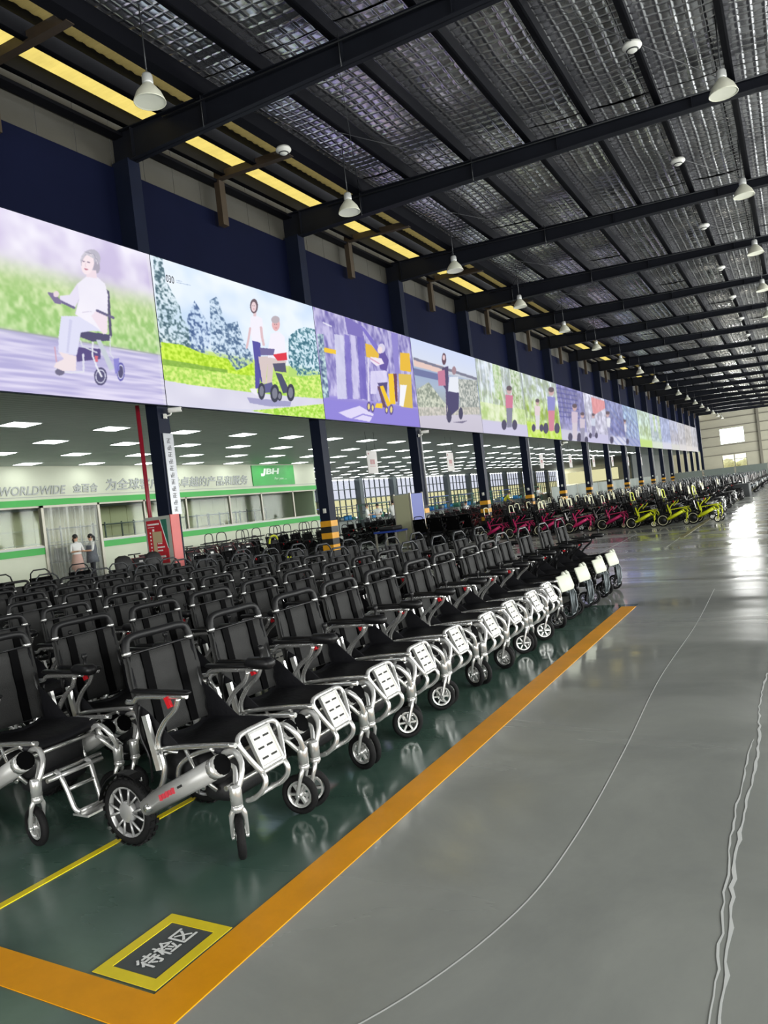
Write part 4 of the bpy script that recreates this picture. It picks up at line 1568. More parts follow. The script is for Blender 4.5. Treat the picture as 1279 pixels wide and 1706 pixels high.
def panel_small(i):
    def f(p):
        top, mid, low, figs = SCH[i % len(SCH)]
        p.grad([(0, low), (.16, low), (.3, mid), (.52, mid), (.68, top), (1, top)])
        n = np.clip(p.noise(14, 10, 3) * 2.6 - .8, 0, 1)
        p.fill((p.v > .2), tuple(c * .62 for c in mid), tuple(min(255, c * 1.12) for c in top), n, .55)
        stp = np.clip(p.noise(22, 2, 2) * 3 - 1.1, 0, 1)
        p.fill((p.v > .3) & (stp > .5), tuple(c * .7 for c in top), alpha=.4)
        if i in (0, 7):
            for q in range(9):
                uc = .06 + q * .105 + .02 * math.sin(q * 2.3)
                p.fill((np.abs(p.u - uc - .01 * np.sin(p.v * 9 + q)) < .010) & (p.v > .35), (232, 236, 240), alpha=.75)
            lf = np.clip(p.noise(40, 30, 2) * 3 - 1.3, 0, 1)
            p.fill((p.v > .5) & (np.abs(p.u - .42) < .09), (120, 170, 60), (206, 222, 170), 1 - lf, .6)
            p.fill((p.v > .3) & (p.u > .72) & (p.u < .95), (110, 150, 60), (214, 226, 190), 1 - lf, .6)
        if i == 2:
            for q in range(7):
                p.fill((np.abs(p.v - (.42 + .085 * q) - .05 * p.u) < .012) & (p.u < .75), (76, 76, 140), alpha=.7)
                p.fill((np.abs(p.u - .1 * q - .05) < .008) & (p.v > .36), (84, 84, 150), alpha=.7)
        if i in (4, 5):
            for q in range(6):
                p.fill(np.abs(p.v - (.1 + .16 * q) + .45 * p.u - .1) < .018, (96, 110, 176), alpha=.6)
        if i == 0:
            p.fill((p.v > .18) & (p.v < .42), (176, 206, 120), (226, 236, 190), n, .8)
        if i == 1:
            p.fill(p.v < .24, (166, 208, 50), (214, 234, 130), n, .9)
        if i == 3:
            p.fill((p.v > .55 + .35 * (p.u - .3)) & (p.u > .35) & (p.v < .95), (222, 130, 130), alpha=.8)
        for (x, y, h, a, b) in (figs if i < 6 else []):
            a = tuple(.7 * q + 62 for q in a); b = tuple(.7 * q + 58 for q in b)
            figure(p, x, y, h, a, b, True)
    return f


BILL = [('woman seated in a wheelchair on a lilac path before green grass', panel_woman, 460, 300),
        ('couple with a small wheeled chair under a pale sky marked 030', panel_couple, 460, 310),
        ('rider on a yellow scooter in a violet street', panel_street, 300, 230),
        ('couple beside a grassy river bank', panel_river, 200, 170),
        ('figure in pink among pale birch trees', panel_small(0), 150, 140),
        ('two figures on a bright lawn', panel_small(1), 110, 110),
        ('figures before a blue lattice building', panel_small(2), 90, 90),
        ('lone figure before a white building with red gable', panel_small(3), 70, 80),
        ('figure on pale steps', panel_small(4), 44, 50),
        ('figure before blue diagonal beams', panel_small(5), 40, 50),
        ('soft green park scene', panel_small(6), 36, 46),
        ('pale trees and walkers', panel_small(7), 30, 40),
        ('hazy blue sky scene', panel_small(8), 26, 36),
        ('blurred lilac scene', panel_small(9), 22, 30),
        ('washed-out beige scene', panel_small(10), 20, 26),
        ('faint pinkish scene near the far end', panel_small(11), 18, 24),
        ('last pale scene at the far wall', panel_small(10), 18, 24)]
for k, (lab, fn, nu, nv) in enumerate(BILL):
    ya, yb = 11.54 + BAY * (k - 1), 11.54 + BAY * k - .02
    p = Paint(ya, yb, nu, nv, 100 + k)
    fn(p)
    o = MB().box2((XB - .055, ya, ZB0 - .02), (XB - .002, yb, ZB1 + .02)).build('billboard', 'navy_steel')
    place('print', p.mesh('print'), o)
    if k == 1:
        nm = fit_text(text_mesh('030', .3, .001, .002, 'slot_dark'), .24, .165)
        on_wall_x(nm, 'printed_number', o, (XB + .004, 11.93, 6.79))
    tag(o, 'lit billboard panel: ' + lab, 'billboard', 'lit billboard panels above the columns')
# ================================================================== wheelchairs
def wheel_tyre(R, w, n=28, tread=0):
    mb = MB()
    r0 = R - w * .62
    prof = []
    for k in range(11):
        a = PI * (k / 10.0)
        prof.append((r0 + (R - r0) * math.sin(a) ** .7, -w / 2 * math.cos(a)))
    mb.lathe(prof + [(r0 - .004, w * .40), (r0 - .004, -w * .40)], (0, 0, 0), 'y', n, closed=True)
    for t in range(tread):
        a = 2 * PI * t / tread
        Rm = Matrix.Rotation(-a, 3, 'Y')
        for s in (-1, 1):
            mb.box(Rm @ Vector((R + .001, s * w * .24, 0)), (.008, w * .3, R * 2 * PI / tread * .55), Rm)
    return mb


def rear_rim(R, w, ring=False):
    mb = MB()
    ro = R - w * .62
    mb.lathe([(ro, -w * .40), (ro - .012, -w * .42), (ro - .012, w * .42), (ro, w * .40)], (0, 0, 0), 'y', 28)
    if ring:
        for s in (-1, 1):
            mb.lathe([(ro - .012, s * w * .46), (ro + .004, s * w * .46), (ro + .004, s * w * .38)], (0, 0, 0), 'y', 28)
        return mb
    for s in (-1, 1):
        mb.lathe([(0, s * w * .46), (R * .29, s * w * .46), (R * .32, s * w * .38), (R * .32, 0)], (0, 0, 0), 'y', 18)
        for q in range(6):
            a = 2 * PI * q / 6
            for d in (-.20, .20):
                p0 = Vector((math.cos(a + d * .45), 0, math.sin(a + d * .45))) * R * .27
                p1 = Vector((math.cos(a + d * 1.25), 0, math.sin(a + d * 1.25))) * (ro - .006)
                mb.tube([p0 + Vector((0, s * w * .40, 0)), p1 + Vector((0, s * w * .40, 0))], .0058, 5)
    return mb


def caster_rim(R, w):
    mb = MB()
    ro = R * .66
    mb.lathe([(ro, -w * .38), (ro - .010, -w * .42), (ro - .010, w * .42), (ro, w * .38)], (0, 0, 0), 'y', 22)
    mb.lathe([(0, -w * .62), (.016, -w * .62), (.016, w * .62), (0, w * .62)], (0, 0, 0), 'y', 10)
    for q in range(6):
        a = 2 * PI * q / 6
        d = Vector((math.cos(a), 0, math.sin(a)))
        mb.box(d * (ro * .52), (ro * .95, w * .55, .011), Matrix.Rotation(-a, 3, 'Y'))
    return mb


def chair_parts(V):
    """list of (name, parent index or None, MB, material, location) for one power wheelchair facing +x"""
    L = []

    def add(name, mb, m, parent=None, loc=(0, 0, 0)):
        L.append((name, parent, mb, m, loc))
        return len(L) - 1

    metal, metal2, tubem = V['metal'], V.get('metal2', V['metal']), V['tube']
    RW = V.get('rear', .155)
    for s in (-1, 1):
        w = add('rear_wheel', wheel_tyre(RW, .056, 28, 26), 'rubber', None, (-.317, s * .243, RW))
        add('wheel_rim', rear_rim(RW, .056, V.get('ring', False)), V['rim'], w)
        # black inner disc behind the spokes
        add('hub_disc', MB().lathe([(0, .004), (RW * .7, .004), (RW * .7, -.004), (0, -.004)], (0, 0, 0), 'y', 18), 'plastic_black', w)
        arcp = [Vector((math.cos(a), 0, math.sin(a))) * (RW + .02) for a in np.radians(np.linspace(62, 168, 9))]
        fb = MB()
        for a, b in zip(arcp[:-1], arcp[1:]):
            for q in (0,):
                fb.add([a + Vector((0, -.027, 0)), a + Vector((0, .027, 0)), b + Vector((0, .027, 0)), b + Vector((0, -.027, 0)),
                        a * 1.03 + Vector((0, -.027, 0)), a * 1.03 + Vector((0, .027, 0)), b * 1.03 + Vector((0, .027, 0)), b * 1.03 + Vector((0, -.027, 0))],
                       [(0, 1, 2, 3), (7, 6, 5, 4), (0, 4, 5, 1), (2, 6, 7, 3), (1, 5, 6, 2), (0, 3, 7, 4)], False)
        add('fender', fb, 'plastic_black', None, (-.317, s * .243, RW))
        add('motor', MB().lathe([(0, -.06), (.05, -.06), (.052, .05), (.04, .07), (0, .07)], (-.317, s * .17, RW), 'y', 14), 'black_metal')
        # main side beam, octagonal, with its dark open end
        y = s * .240
        a, b = Vector((-.20, y, .185)), Vector((.275, y, .408))
        sd = add('side_beam', MB().tube([a, b], .046, 10), tubem)
        d = (b - a).normalized()
        cap = MB().tube([b - d * .002, b + d * .003], [.0455, .0445], 16)
        add('end_cap', cap, 'fabric_dark', sd)
        if V.get('logo'):
            lg = MB()
            for q in range(5):
                c = a + d * (.15 + .022 * q) + Vector((0, s * .045, .004))
                lg.box(c, (.017, .004, .026 - .004 * (q % 2)), Matrix.Rotation(-.44 + .2, 3, 'Y'))
            add('beam_logo', lg, 'logo_red', sd)
            add('beam_mark', MB().box(a + d * .285 + Vector((0, s * .045, .006)), (.03, .004, .010), Matrix.Rotation(-.44, 3, 'Y')), 'slot_dark', sd)
        # bolt and ring at the rear joint
        add('joint_cap', MB().lathe([(0, s * .30), (.016, s * .30), (.02, s * .285), (.02, s * .26)], (-.15, 0, .20), 'y', 12), metal)
        # cast front arm: outer curve, inner strut, pivot housing
        arm = MB()
        yi = s * .182
        arm.tube(smooth_path([(.19, yi, .405), (.25, yi, .440), (.300, yi, .440), (.340, s * .195, .400), (.348, s * .218, .345), (.332, y, .285)], 2), [.014] * 6 + [.013] * 5, 8)
        arm.tube(smooth_path([(.25, yi, .385), (.285, yi, .372), (.305, s * .205, .335), (.325, y, .29)], 3), .011, 7)
        arm.tube([(.225, y, .3846), (.262, y, .402)], .0475, 12)
        add('front_arm', arm, metal2)
        add('pivot_housing', MB().lathe([(0, .325), (.022, .325), (.026, .31), (.026, .245), (.0, .245)], (.330, y, 0), 'z', 12), metal2)
        # caster fork, turns about its pivot
        fk = MB()
        fk.lathe([(0, -.005), (.024, -.005), (.028, -.02), (.020, -.035), (0, -.035)], (0, 0, 0), 'z', 10)
        for q in (-1, 1):
            fk.tube(smooth_path([(0, q * .012, -.02), (-.006, q * .028, -.05), (-.022, q * .030, -.10), (-.038, q * .030, -.152)], 3), [.012] * 4 + [.010] * 6, 6)
            fk.lathe([(0, q * .036), (.011, q * .036), (.011, q * .024)], (-.038, 0, -.152), 'y', 8)
        f = add('caster_fork', fk, metal2, None, (.330, y, .247))
        add('caster_tyre', wheel_tyre(.095, .036, 24), 'rubber', f, (-.038, 0, -.152))
        add('caster_rim', caster_rim(.095, .030), V['caster_rim'], f, (-.038, 0, -.152))
        # seat rail, bent arm support, silver strut
        yr = s * .214
        add('seat_rail', MB().tube(smooth_path([(-.14, yr, .435), (.0, yr, .455), (.20, yr, .474), (.335, yr, .482)], 3), .0125, 8), metal)
        add('arm_support', MB().tube(smooth_path([(-.105, s * .226, .44), (-.098, s * .228, .50), (-.04, s * .231, .575), (.03, s * .234, .63), (.058, s * .235, .682)], 4), .0125, 8), V.get('arm', metal))
        add('rear_strut', MB().box((-.135, s * .232, .475), (.030, .018, .25), Matrix.Rotation(-.22, 3, 'Y')), metal2)
        add('rear_link', MB().tube(smooth_path([(-.10, s * .225, .43), (-.085, s * .225, .36), (-.12, s * .225, .27), (-.19, s * .23, .23)], 4), .014, 8), metal)
        add('lower_bow', MB().tube(smooth_path([(.20, s * .20, .46), (.07, s * .20, .42), (-.02, s * .20, .36), (-.03, s * .20, .27), (.0, s * .20, .245)], 4), .0115, 8), V.get('minor', metal))
        # arm rest
        add('armrest_pad', MB().rbox((-.04, s * .240, .708), (.35, .040, .019), .014), 'plastic_black')
        add('armrest_tube', MB().tube(smooth_path([(-.265, s * .236, .655), (-.215, s * .238, .66), (-.175, s * .239, .682), (.0, s * .240, .688), (.115, s * .240, .692)], 3), .0115, 8), V.get('minor', metal))
        if s < 0:
            add('brake_lever', MB().box((.015, s * .252, .667), (.022, .016, .05), Matrix.Rotation(-.4, 3, 'Y')), 'red_paint')
        else:
            j = add('joystick_box', MB().rbox((.135, s * .240, .722), (.17, .070, .055), .03), 'plastic_black')
            add('joystick', MB().lathe([(0, .81), (.014, .808), (.016, .79), (.007, .775), (.008, .75)], (.15, s * .240, 0), 'z', 10), 'plastic_black', j)
        add('control_cable', MB().tube(smooth_path([(-.20, s * .225, .64), (-.215, s * .228, .52), (-.17, s * .225, .40), (-.20, s * .20, .28)], 4), .006, 5), 'plastic_black')
    # seat
    sb = MB()
    nx, ny = 8, 8
    Vv, F = [], []
    for t in (0, 1):
        for i in range(nx + 1):
            for j in range(ny + 1):
                x = -.23 + .46 * i / nx
                yy = -.206 + .412 * j / ny
                e = 1 - (abs(2 * j / ny - 1)) ** 4
                z = (.468 if t else .442) + .03 * (x + .1) - .018 * e * (1 if t else .8) + (.010 * math.sin(i * 1.1 + j * .7) * e if t else 0)
                if i == nx: z -= .02
                Vv.append((x, yy, z))
    n1 = (nx + 1) * (ny + 1)
    for i in range(nx):
        for j in range(ny):
            a = i * (ny + 1) + j
            F.append((n1 + a, n1 + a + ny + 1, n1 + a + ny + 2, n1 + a + 1))
            F.append((a, a + 1, a + ny + 2, a + ny + 1))
    for i in range(nx):
        for j in (0, ny):
            a = i * (ny + 1) + j
            F.append((a, a + ny + 1, n1 + a + ny + 1, n1 + a))
    for j in range(ny):
        for i in (0, nx):
            a = i * (ny + 1) + j
            F.append((a, a + 1, n1 + a + 1, n1 + a))
    sb.add(Vv, F, True)
    add('seat', sb, 'seat_fabric')
    # side cloth guards
    for s in (-1, 1):
        add('side_guard', MB().prism([(-.22, .46), (.0, .465), (-.07, .52), (-.16, .60), (-.23, .64)], s * .204, s * .209, 'y'), 'seat_fabric')
    # back rest: two posts, upholstery, dark bands
    bx = lambda z: -.205 - (z - .46) * .165
    zt = V.get('back_top', .862)
    ub = MB()
    nz, ny = 9, 10
    Vv, F = [], []
    for t in (0, 1):
        for i in range(nz + 1):
            z = .47 + (zt - .47) * i / nz
            for j in range(ny + 1):
                yy = -.216 + .432 * j / ny
                e = 1 - (abs(2 * j / ny - 1)) ** 3
                Vv.append((bx(z) + (.014 if t else -.014) - .014 * e + .003 * math.sin(z * 40 + j), yy, z))
    n1 = (nz + 1) * (ny + 1)
    for i in range(nz):
        for j in range(ny):
            a = i * (ny + 1) + j
            F.append((n1 + a, n1 + a + 1, n1 + a + ny + 2, n1 + a + ny + 1))
            F.append((a, a + ny + 1, a + ny + 2, a + 1))
    for i in range(nz):
        for j in (0, ny):
            a = i * (ny + 1) + j
            F.append((a, a + ny + 1, n1 + a + ny + 1, n1 + a))
    for j in range(ny):
        for i in (0, nz):
            a = i * (ny + 1) + j
            F.append((a, a + 1, n1 + a + 1, n1 + a))
    ub.add(Vv, F, True)
    bk = add('backrest', ub, V.get('fabric', 'fabric'))
    for s in (-1, 1):
        st = MB()
        for i in range(6):
            za, zb = .475 + (zt - .48) * i / 6, .475 + (zt - .48) * (i + 1) / 6
            for q in (0,):
                xa, xb = bx(za) + .012, bx(zb) + .012
                st.add([(xa, s * .105 - .024, za), (xa, s * .105 + .024, za), (xb, s * .105 + .024, zb), (xb, s * .105 - .024, zb),
                        (xa - .014, s * .105 - .024, za), (xa - .014, s * .105 + .024, za), (xb - .014, s * .105 + .024, zb), (xb - .014, s * .105 - .024, zb)],
                       [(0, 1, 2, 3), (0, 4, 5, 1), (2, 6, 7, 3), (0, 3, 7, 4), (1, 5, 6, 2)])
        add('back_band', st, 'fabric_dark', bk)
    bow = V['bow']
    zh = V.get('bow_top', .935)
    hw = .200
    posts = MB()
    for s in (-1, 1):
        posts.tube([(bx(.40), s * hw, .40), (bx(zt), s * hw, zt + .004)], .0125, 8)
    posts.tube([(bx(zt) + .003, -hw, zt), (bx(zt) + .003, hw, zt)], .006, 6)
    fr = add('back_frame', posts, V.get('post', metal))
    if bow == 'round':
        x0, x1 = bx(zt), bx(zh)
        pth = smooth_path([(x0, -hw, zt - .01), (bx(zh - .05), -hw, zh - .045), (x1, -hw + .035, zh), (x1, 0, zh + .004), (x1, hw - .035, zh), (bx(zh - .05), hw, zh - .045), (x0, hw, zt - .01)], 5)
        add('push_bow', MB().tube(pth, .0195, 10), V['grip'], fr)
        for s in (-1, 1):
            add('bow_collar', MB().tube([(bx(zt + .003), s * hw, zt + .0), (bx(zt + .014), s * hw, zt + .012)], .022, 10), metal2, fr)
    elif bow == 'trap':
        pth = [(bx(zt), -hw, zt - .01), (bx(zh - .05), -hw + .02, zh - .05), (bx(zh), -hw + .085, zh), (bx(zh), hw - .085, zh), (bx(zh - .05), hw - .02, zh - .05), (bx(zt), hw, zt - .01)]
        add('push_bow', MB().tube(pth, .012, 8), V['grip'], fr)
    else:   # tall narrow loop
        x0 = bx(zt)
        pth = smooth_path([(x0, -hw + .03, zt - .12), (bx(zh - .06), -hw + .04, zh - .07), (bx(zh), -hw + .10, zh), (bx(zh), hw - .10, zh), (bx(zh - .06), hw - .04, zh - .07), (x0, hw - .03, zt - .12)], 4)
        add('push_bow', MB().tube(pth, .014, 8), V['grip'], fr)
    # leg rest
    if V['foot'] == 'plate':
        def leg(y, t):      # t = 0 top .. 1 bottom of the tilted loop plane
            return (.268 + .078 * t, y, .490 - .172 * t)
        lp = smooth_path([leg(.07, .0), leg(-.07, .0), leg(-.122, .05), leg(-.138, .22), leg(-.112, .62), leg(-.078, 1.0)], 4)
        lb = MB()
        lb.tube(lp, .0125, 8)
        lp2 = smooth_path([leg(-.07, .0), leg(.07, .0), leg(.122, .05), leg(.138, .22), leg(.112, .62), leg(.078, 1.0)], 4)
        lb.tube(lp2, .0125, 8)
        lb.tube([leg(-.078, 1.0), leg(.078, 1.0)], .0105, 8)
        for s in (-1, 1):
            lb.tube(smooth_path([leg(s * .078, 1.0), (.362, s * .080, .285), (.345, s * .085, .245), (.295, s * .088, .205), (.25, s * .088, .19)], 4), .0125, 8)
        lb.tube([(.29, -.10, .205), (.29, .10, .205)], .011, 8)
        lr = add('leg_rest', lb, metal2)
        ang = math.atan2(.078, .172)
        Rt = Matrix.Rotation(-ang, 3, 'Y')
        c = Vector(leg(0, .50))
        nrm = Vector((.172, 0, .078)).normalized()
        fp = add('foot_plate', MB().box(c + nrm * .004, (.010, .142, .160), Rt), V.get('plate', 'foot_plate'), lr)
        rim = MB()
        for yy in (-.071, .071):
            rim.box(c + Vector((0, yy, 0)) + nrm * .006, (.018, .010, .165), Rt)
        for tt in (-.079, .079):
            rim.box(c + Rt @ Vector((0, 0, tt)) + nrm * .006, (.018, .142, .010), Rt)
        add('plate_rim', rim, metal2, lr)
        sl = MB()
        for zz in (-.045, 0, .045):
            for yy in (-.030, .030):
                sl.box(c + Rt @ Vector((0, yy, zz)) + nrm * .0085, (.004, .040, .009), Rt)
        add('plate_slot', sl, 'slot_dark', lr)
    elif V['foot'] == 'wrapped':
        hx = MB()
        pts = [(.40, -.06, .36), (.415, -.10, .31), (.42, -.10, .17), (.40, -.06, .10), (.40, .06, .10), (.42, .10, .17), (.415, .10, .31), (.40, .06, .36)]
        hx.tube(pts, .010, 7, closed=True)
        for yy in (-.035, .0, .035):
            hx.tube([(.415, yy, .35), (.415, yy, .11)], .006, 6)
        for s in (-1, 1):
            hx.tube([(.40, s * .08, .33), (.30, s * .15, .40)], .010, 7)
        add('foot_frame', hx, 'rack_steel')
        for s in (-1, 1):
            Rw = Matrix.Rotation(s * .22, 3, 'Z') @ Matrix.Rotation(-.28, 3, 'Y')
            wp = MB().rbox((.372, s * .115, .435), (.022, .245, .165), .010, Rw)
            wp.tube([(.355, s * .06, .51), (.35, s * .06, .545)], [.03, .012], 8)
            add('foam_wrap', wp, 'foam_white')
    else:
        fb = MB()
        for s in (-1, 1):
            fb.tube(smooth_path([(.27, s * .12, .40), (.33, s * .12, .30), (.35, s * .12, .16), (.38, s * .12, .12)], 3), .012, 7)
        fb.tube([(.38, -.12, .12), (.38, .12, .12)], .012, 7)
        lr = add('leg_rest', fb, V.get('minor', metal))
        add('foot_plate', MB().box((.345, 0, .115), (.09, .22, .012)), 'plastic_black', lr)
    # under-seat gear
    bag = MB()
    bag.rbox((.0, 0, .335), (.36, .34, .15), .05)
    bag.rbox((.13, 0, .245), (.16, .30, .10), .04)
    add('battery_bag', bag, 'bag_black')
    cf = MB()
    for s in (-1, 1):
        cf.tube([(-.12, s * .205, .43), (.10, -s * .19, .27)], .010, 7)
        cf.tube([(.20, s * .21, .455), (.14, s * .10, .36)], .009, 6)
        cf.tube([(.04, s * .21, .45), (.09, s * .20, .33), (.16, s * .17, .26)], .010, 7)
    cf.tube([(.22, -.19, .40), (.22, .19, .40)], .012, 7)
    cf.tube([(-.30, -.25, .155), (-.30, .25, .155)], .016, 8)
    cf.tube([(.24, -.20, .285), (.24, .20, .285)], .012, 7)
    cf.tube([(-.14, -.215, .40), (-.14, .215, .40)], .012, 7)
    add('cross_frame', cf, V.get('minor', metal))
    return L


def make_chair(V, name):
    root = empty(name, (0, 0, 0))
    P = chair_parts(V)
    objs = []
    for (n, par, mb, m, loc) in P:
        o = mb.build(n, m, root if par is None else objs[par], loc)
        if n == 'plate_slot':
            o['kind'] = 'stuff'
        if V.get('labels') and n == 'foot_plate':
            o['label'] = 'pale slotted foot plate'
        objs.append(o)
    return root


def joined_chair(V, name):
    """one mesh for chairs too small in the photo to show their parts"""
    P = chair_parts(V)
    big = MB()
    mats, offs = [], []
    for (n, par, mb, m, loc) in P:
        off = Vector(loc) + (offs[par] if par is not None else Vector((0, 0, 0)))
        offs.append(off)
        if n in ('plate_slot', 'control_cable', 'beam_mark'):
            continue
        if m not in mats:
            mats.append(m)
        big.merge(mb, mats.index(m), off)
    return big.mesh(name, mats)


SIL = dict(metal='silver', metal2='bright_silver', tube='tube_grey', rim='rim_grey', caster_rim='bright_silver', bow='round', grip='grip', foot='plate', logo=True, labels=True, post='black_metal')
BLK = dict(metal='black_metal', metal2='black_metal', tube='black_metal', rim='dark_grey_metal', caster_rim='dark_grey_metal', bow='trap', grip='dark_grey_metal', foot='wrapped', back_top=.885, bow_top=.99, post='dark_grey_metal')
THN = dict(metal='black_metal', metal2='black_metal', tube='black_metal', rim='dark_grey_metal', caster_rim='dark_grey_metal', bow='trap', grip='plastic_black', foot='plain', back_top=.91, bow_top=1.04, fabric='fabric_dark')
PNK = dict(ring=True, metal='pink_paint', minor='black_metal', tube='pink_paint', rim='cream_tube', caster_rim='cream_tube', bow='tall', grip='cream_tube', foot='plain', bow_top=1.02, rear=.17, post='pink_paint', back_top=.80)
YEL = dict(ring=True, metal='yellow_paint', minor='black_metal', tube='yellow_paint', rim='cream_tube', caster_rim='cream_tube', bow='tall', grip='yellow_paint', foot='plain', bow_top=1.02, rear=.17, post='yellow_paint', back_top=.80)


def in_view(x, y, z0=0.0, z1=1.0, m=40):
    c = x * _f.x + y * _f.y
    if c < .6:
        return False
    ok = False
    for z in (z0, z1):
        for (ex, ey) in ((-.5, -.3), (.5, -.3), (-.5, .3), (.5, .3), (0, 0)):
            px, py = px_of(x + ex, y + ey, z)
            if -m < px < 1279 + m and -m < py < 1706 + m:
                ok = True
    return ok


KIDS.clear()
protoA = make_chair(SIL, 'wheelchair')
protoB = make_chair(BLK, 'wheelchair')
protoC = make_chair(THN, 'wheelchair')
protoP = make_chair(PNK, 'wheelchair')
protoY = make_chair(YEL, 'wheelchair')
used = set()


def low_leg():
    lb = MB()
    for s in (-1, 1):
        lb.tube(smooth_path([(.27, s * .088, .30), (.30, s * .088, .28), (.335, s * .080, .20), (.365, s * .075, .12), (.38, s * .06, .10)], 4), .0125, 8)
    lb.tube([(.38, -.06, .10), (.38, .06, .10)], .0125, 8)
    lb.tube([(.30, -.16, .28), (.30, .16, .28)], .0125, 8)
    lb.tube([(.33, -.08, .21), (.33, .08, .21)], .010, 7)
    return lb.mesh('leg_rest', 'bright_silver')


LOW_LEG = low_leg()
LOW_PLATE = MB().box((.40, 0, .088), (.11, .15, .010)).mesh('foot_plate', 'bright_silver')


def lower_leg(o):
    for ch in list(o.children):
        if ch.name.startswith('leg_rest'):
            ch.data = LOW_LEG
            for g in list(ch.children):
                if g.name.startswith('foot_plate'):
                    g.data = LOW_PLATE
                else:
                    bpy.data.objects.remove(g)


def put_chair(proto, x, y, rz, label, group, cast=(None, None)):
    if proto.name in used:
        o = copy_tree(proto)
    else:
        KIDS_OF(proto)
        for ch in KIDS[proto.name]:
            KIDS_OF(ch)
        used.add(proto.name)
        o = proto
    o.location = (x, y, 0)
    o.rotation_euler = (0, 0, rz)
    k = 0
    for ch in o.children:
        if ch.name.startswith('caster_fork'):
            a = cast[k] if cast[k] is not None else random.uniform(-.6, .6)
            ch.rotation_euler = (0, 0, a)
            k += 1
    tag(o, label, 'wheelchair', group)
    return o


# copies must be taken from the untouched prototypes, so list the copies first and move the prototypes last
jobs = []
FRONT = 'silver wheelchairs in the front block'
BLACK = 'black wheelchairs at the far edge of the front block'
ROW_Y = [2.56, 3.13, 3.70, 4.26, 4.82, 5.37, 5.92, 6.47, 7.02]
for i in range(8):
    x0 = -2.525 - 1.06 * i
    for j in range(13):
        if j < 9:
            y = ROW_Y[j] - (.15 if i % 2 else 0)
            pr, kind, grp = protoA, 'silver-framed', FRONT
        else:
            y = 7.52 + .70 * (j - 9) - (.12 if i % 2 else 0)
            pr, kind, grp = protoB, 'black-framed', BLACK
        x = x0 + random.uniform(-.03, .03)
        yy = y + random.uniform(-.008, .008)
        if not in_view(x, yy):
            continue
        rz = random.uniform(-.02, .02)
        where = 'on the aisle edge' if i == 0 else '%s file from the aisle' % ORD[i]
        lab = '%s wheelchair, %s, %s row from the orange corner' % (kind, where, ORD[j])
        cast = (None, None)
        if i == 0 and j == 0: cast = (-.80, .15)
        if i == 0 and j == 1: cast = (.55, -.2)
        if i == 0 and j == 2: cast = (-.35, .7)
        if i == 0 and j == 3: cast = (-.2, .6)
        if i == 0 and j == 4: cast = (.6, -.4)
        if i == 1 and j == 0: cast = (-.15, .3)
        jobs.append((pr, x, yy, rz, lab, grp, cast))
# thin-framed black chairs at the inner edge of the block
for q, (x, y) in enumerate(((-11.0, 7.3), (-11.0, 8.05), (-11.0, 8.8), (-9.9, 10.75), (-9.9, 11.5), (-9.9, 12.25), (-9.9, 13.0))):
    jobs.append((protoC, x, y, random.uniform(-.06, .06), 'thin-framed black wheelchair at the inner edge of the block, %s from the left' % ORD[q], 'thin-framed black wheelchairs', (None, None)))
# yellow and pink row across the aisle gap
for q, x in enumerate((-2.28, -3.08, -3.93)):
    jobs.append((protoY, x + .0, 22.0, random.uniform(-.05, .05) - .08, 'yellow-framed wheelchair across the cleared floor, %s from the aisle' % ORD[q], 'yellow wheelchairs', (None, None)))
for q, x in enumerate((-4.9, -5.85, -6.8, -7.7, -8.6)):
    jobs.append((protoP, x, 22.5 + random.uniform(-.15, .15), random.uniform(-.1, .1) - .05, 'pink-framed wheelchair in the row past the cleared floor, %s from the yellow ones' % ORD[q], 'pink wheelchairs', (None, None)))
# first occurrence of every kind uses its prototype, but only after all copies were taken
first = {}
for jb_ in jobs:
    first.setdefault(jb_[0].name, jb_)
for p_ in (protoA, protoB, protoC, protoP, protoY):
    KIDS_OF(p_)
    for ch in KIDS[p_.name]:
        KIDS_OF(ch)
    used.add(p_.name)
for jb_ in jobs:
    if jb_ is first[jb_[0].name]:
        continue
    put_chair(*jb_)
low_ones = [o for o in C.objects if 'label' in o and any(s_ in o['label'] for s_ in (', second file from the aisle, first row', ', second file from the aisle, second row', ', third file from the aisle, second row'))]
for o in low_ones:
    lower_leg(o)
for nm, jb_ in first.items():
    used.discard(nm)
    put_chair(*jb_)

# ---- distant wheelchairs, one mesh each
WHT = dict(SIL, ring=True, bow='tall', grip='cream_tube', bow_top=1.02, back_top=.8, foot='plain')
DARK = dict(THN, bow='tall', bow_top=1.0)
FB = joined_chair(THN, 'wheelchair')
FS = joined_chair(WHT, 'wheelchair')
FD = joined_chair(DARK, 'wheelchair')
FBr = joined_chair(dict(DARK, metal='wine_trim', tube='wine_trim', post='wine_trim'), 'wheelchair')
cnt = 0
GRP = 'distant wheelchairs beyond the coloured row'
row = 0
for (ya, yb, step, xa, xb, pool) in ((23.3, 28.0, .80, -8.9, -2.6, (FS, FD, FB, FS)), (28.9, 37.4, 1.5, -10.4, -2.6, (FB, FD, FB, FS))):
    y = ya
    while y < yb:
        x = xb + random.uniform(-.1, .1)
        q = 0
        while x > xa:
            me = pool[(row * 3 + q * 5) % len(pool)]
            o = place('wheelchair', me, None, (x, y + random.uniform(-.06, .06), 0), random.uniform(-.15, .15))
            lb = 'distant wheelchair, %s row beyond the coloured chairs, %s from the aisle' % (ORD[row], ORD[q])
            tag(o, lb, 'wheelchair', GRP)
            cnt += 1
            x -= .95 if y < 38 else 1.05
            q += 1
        y += step
        row += 1
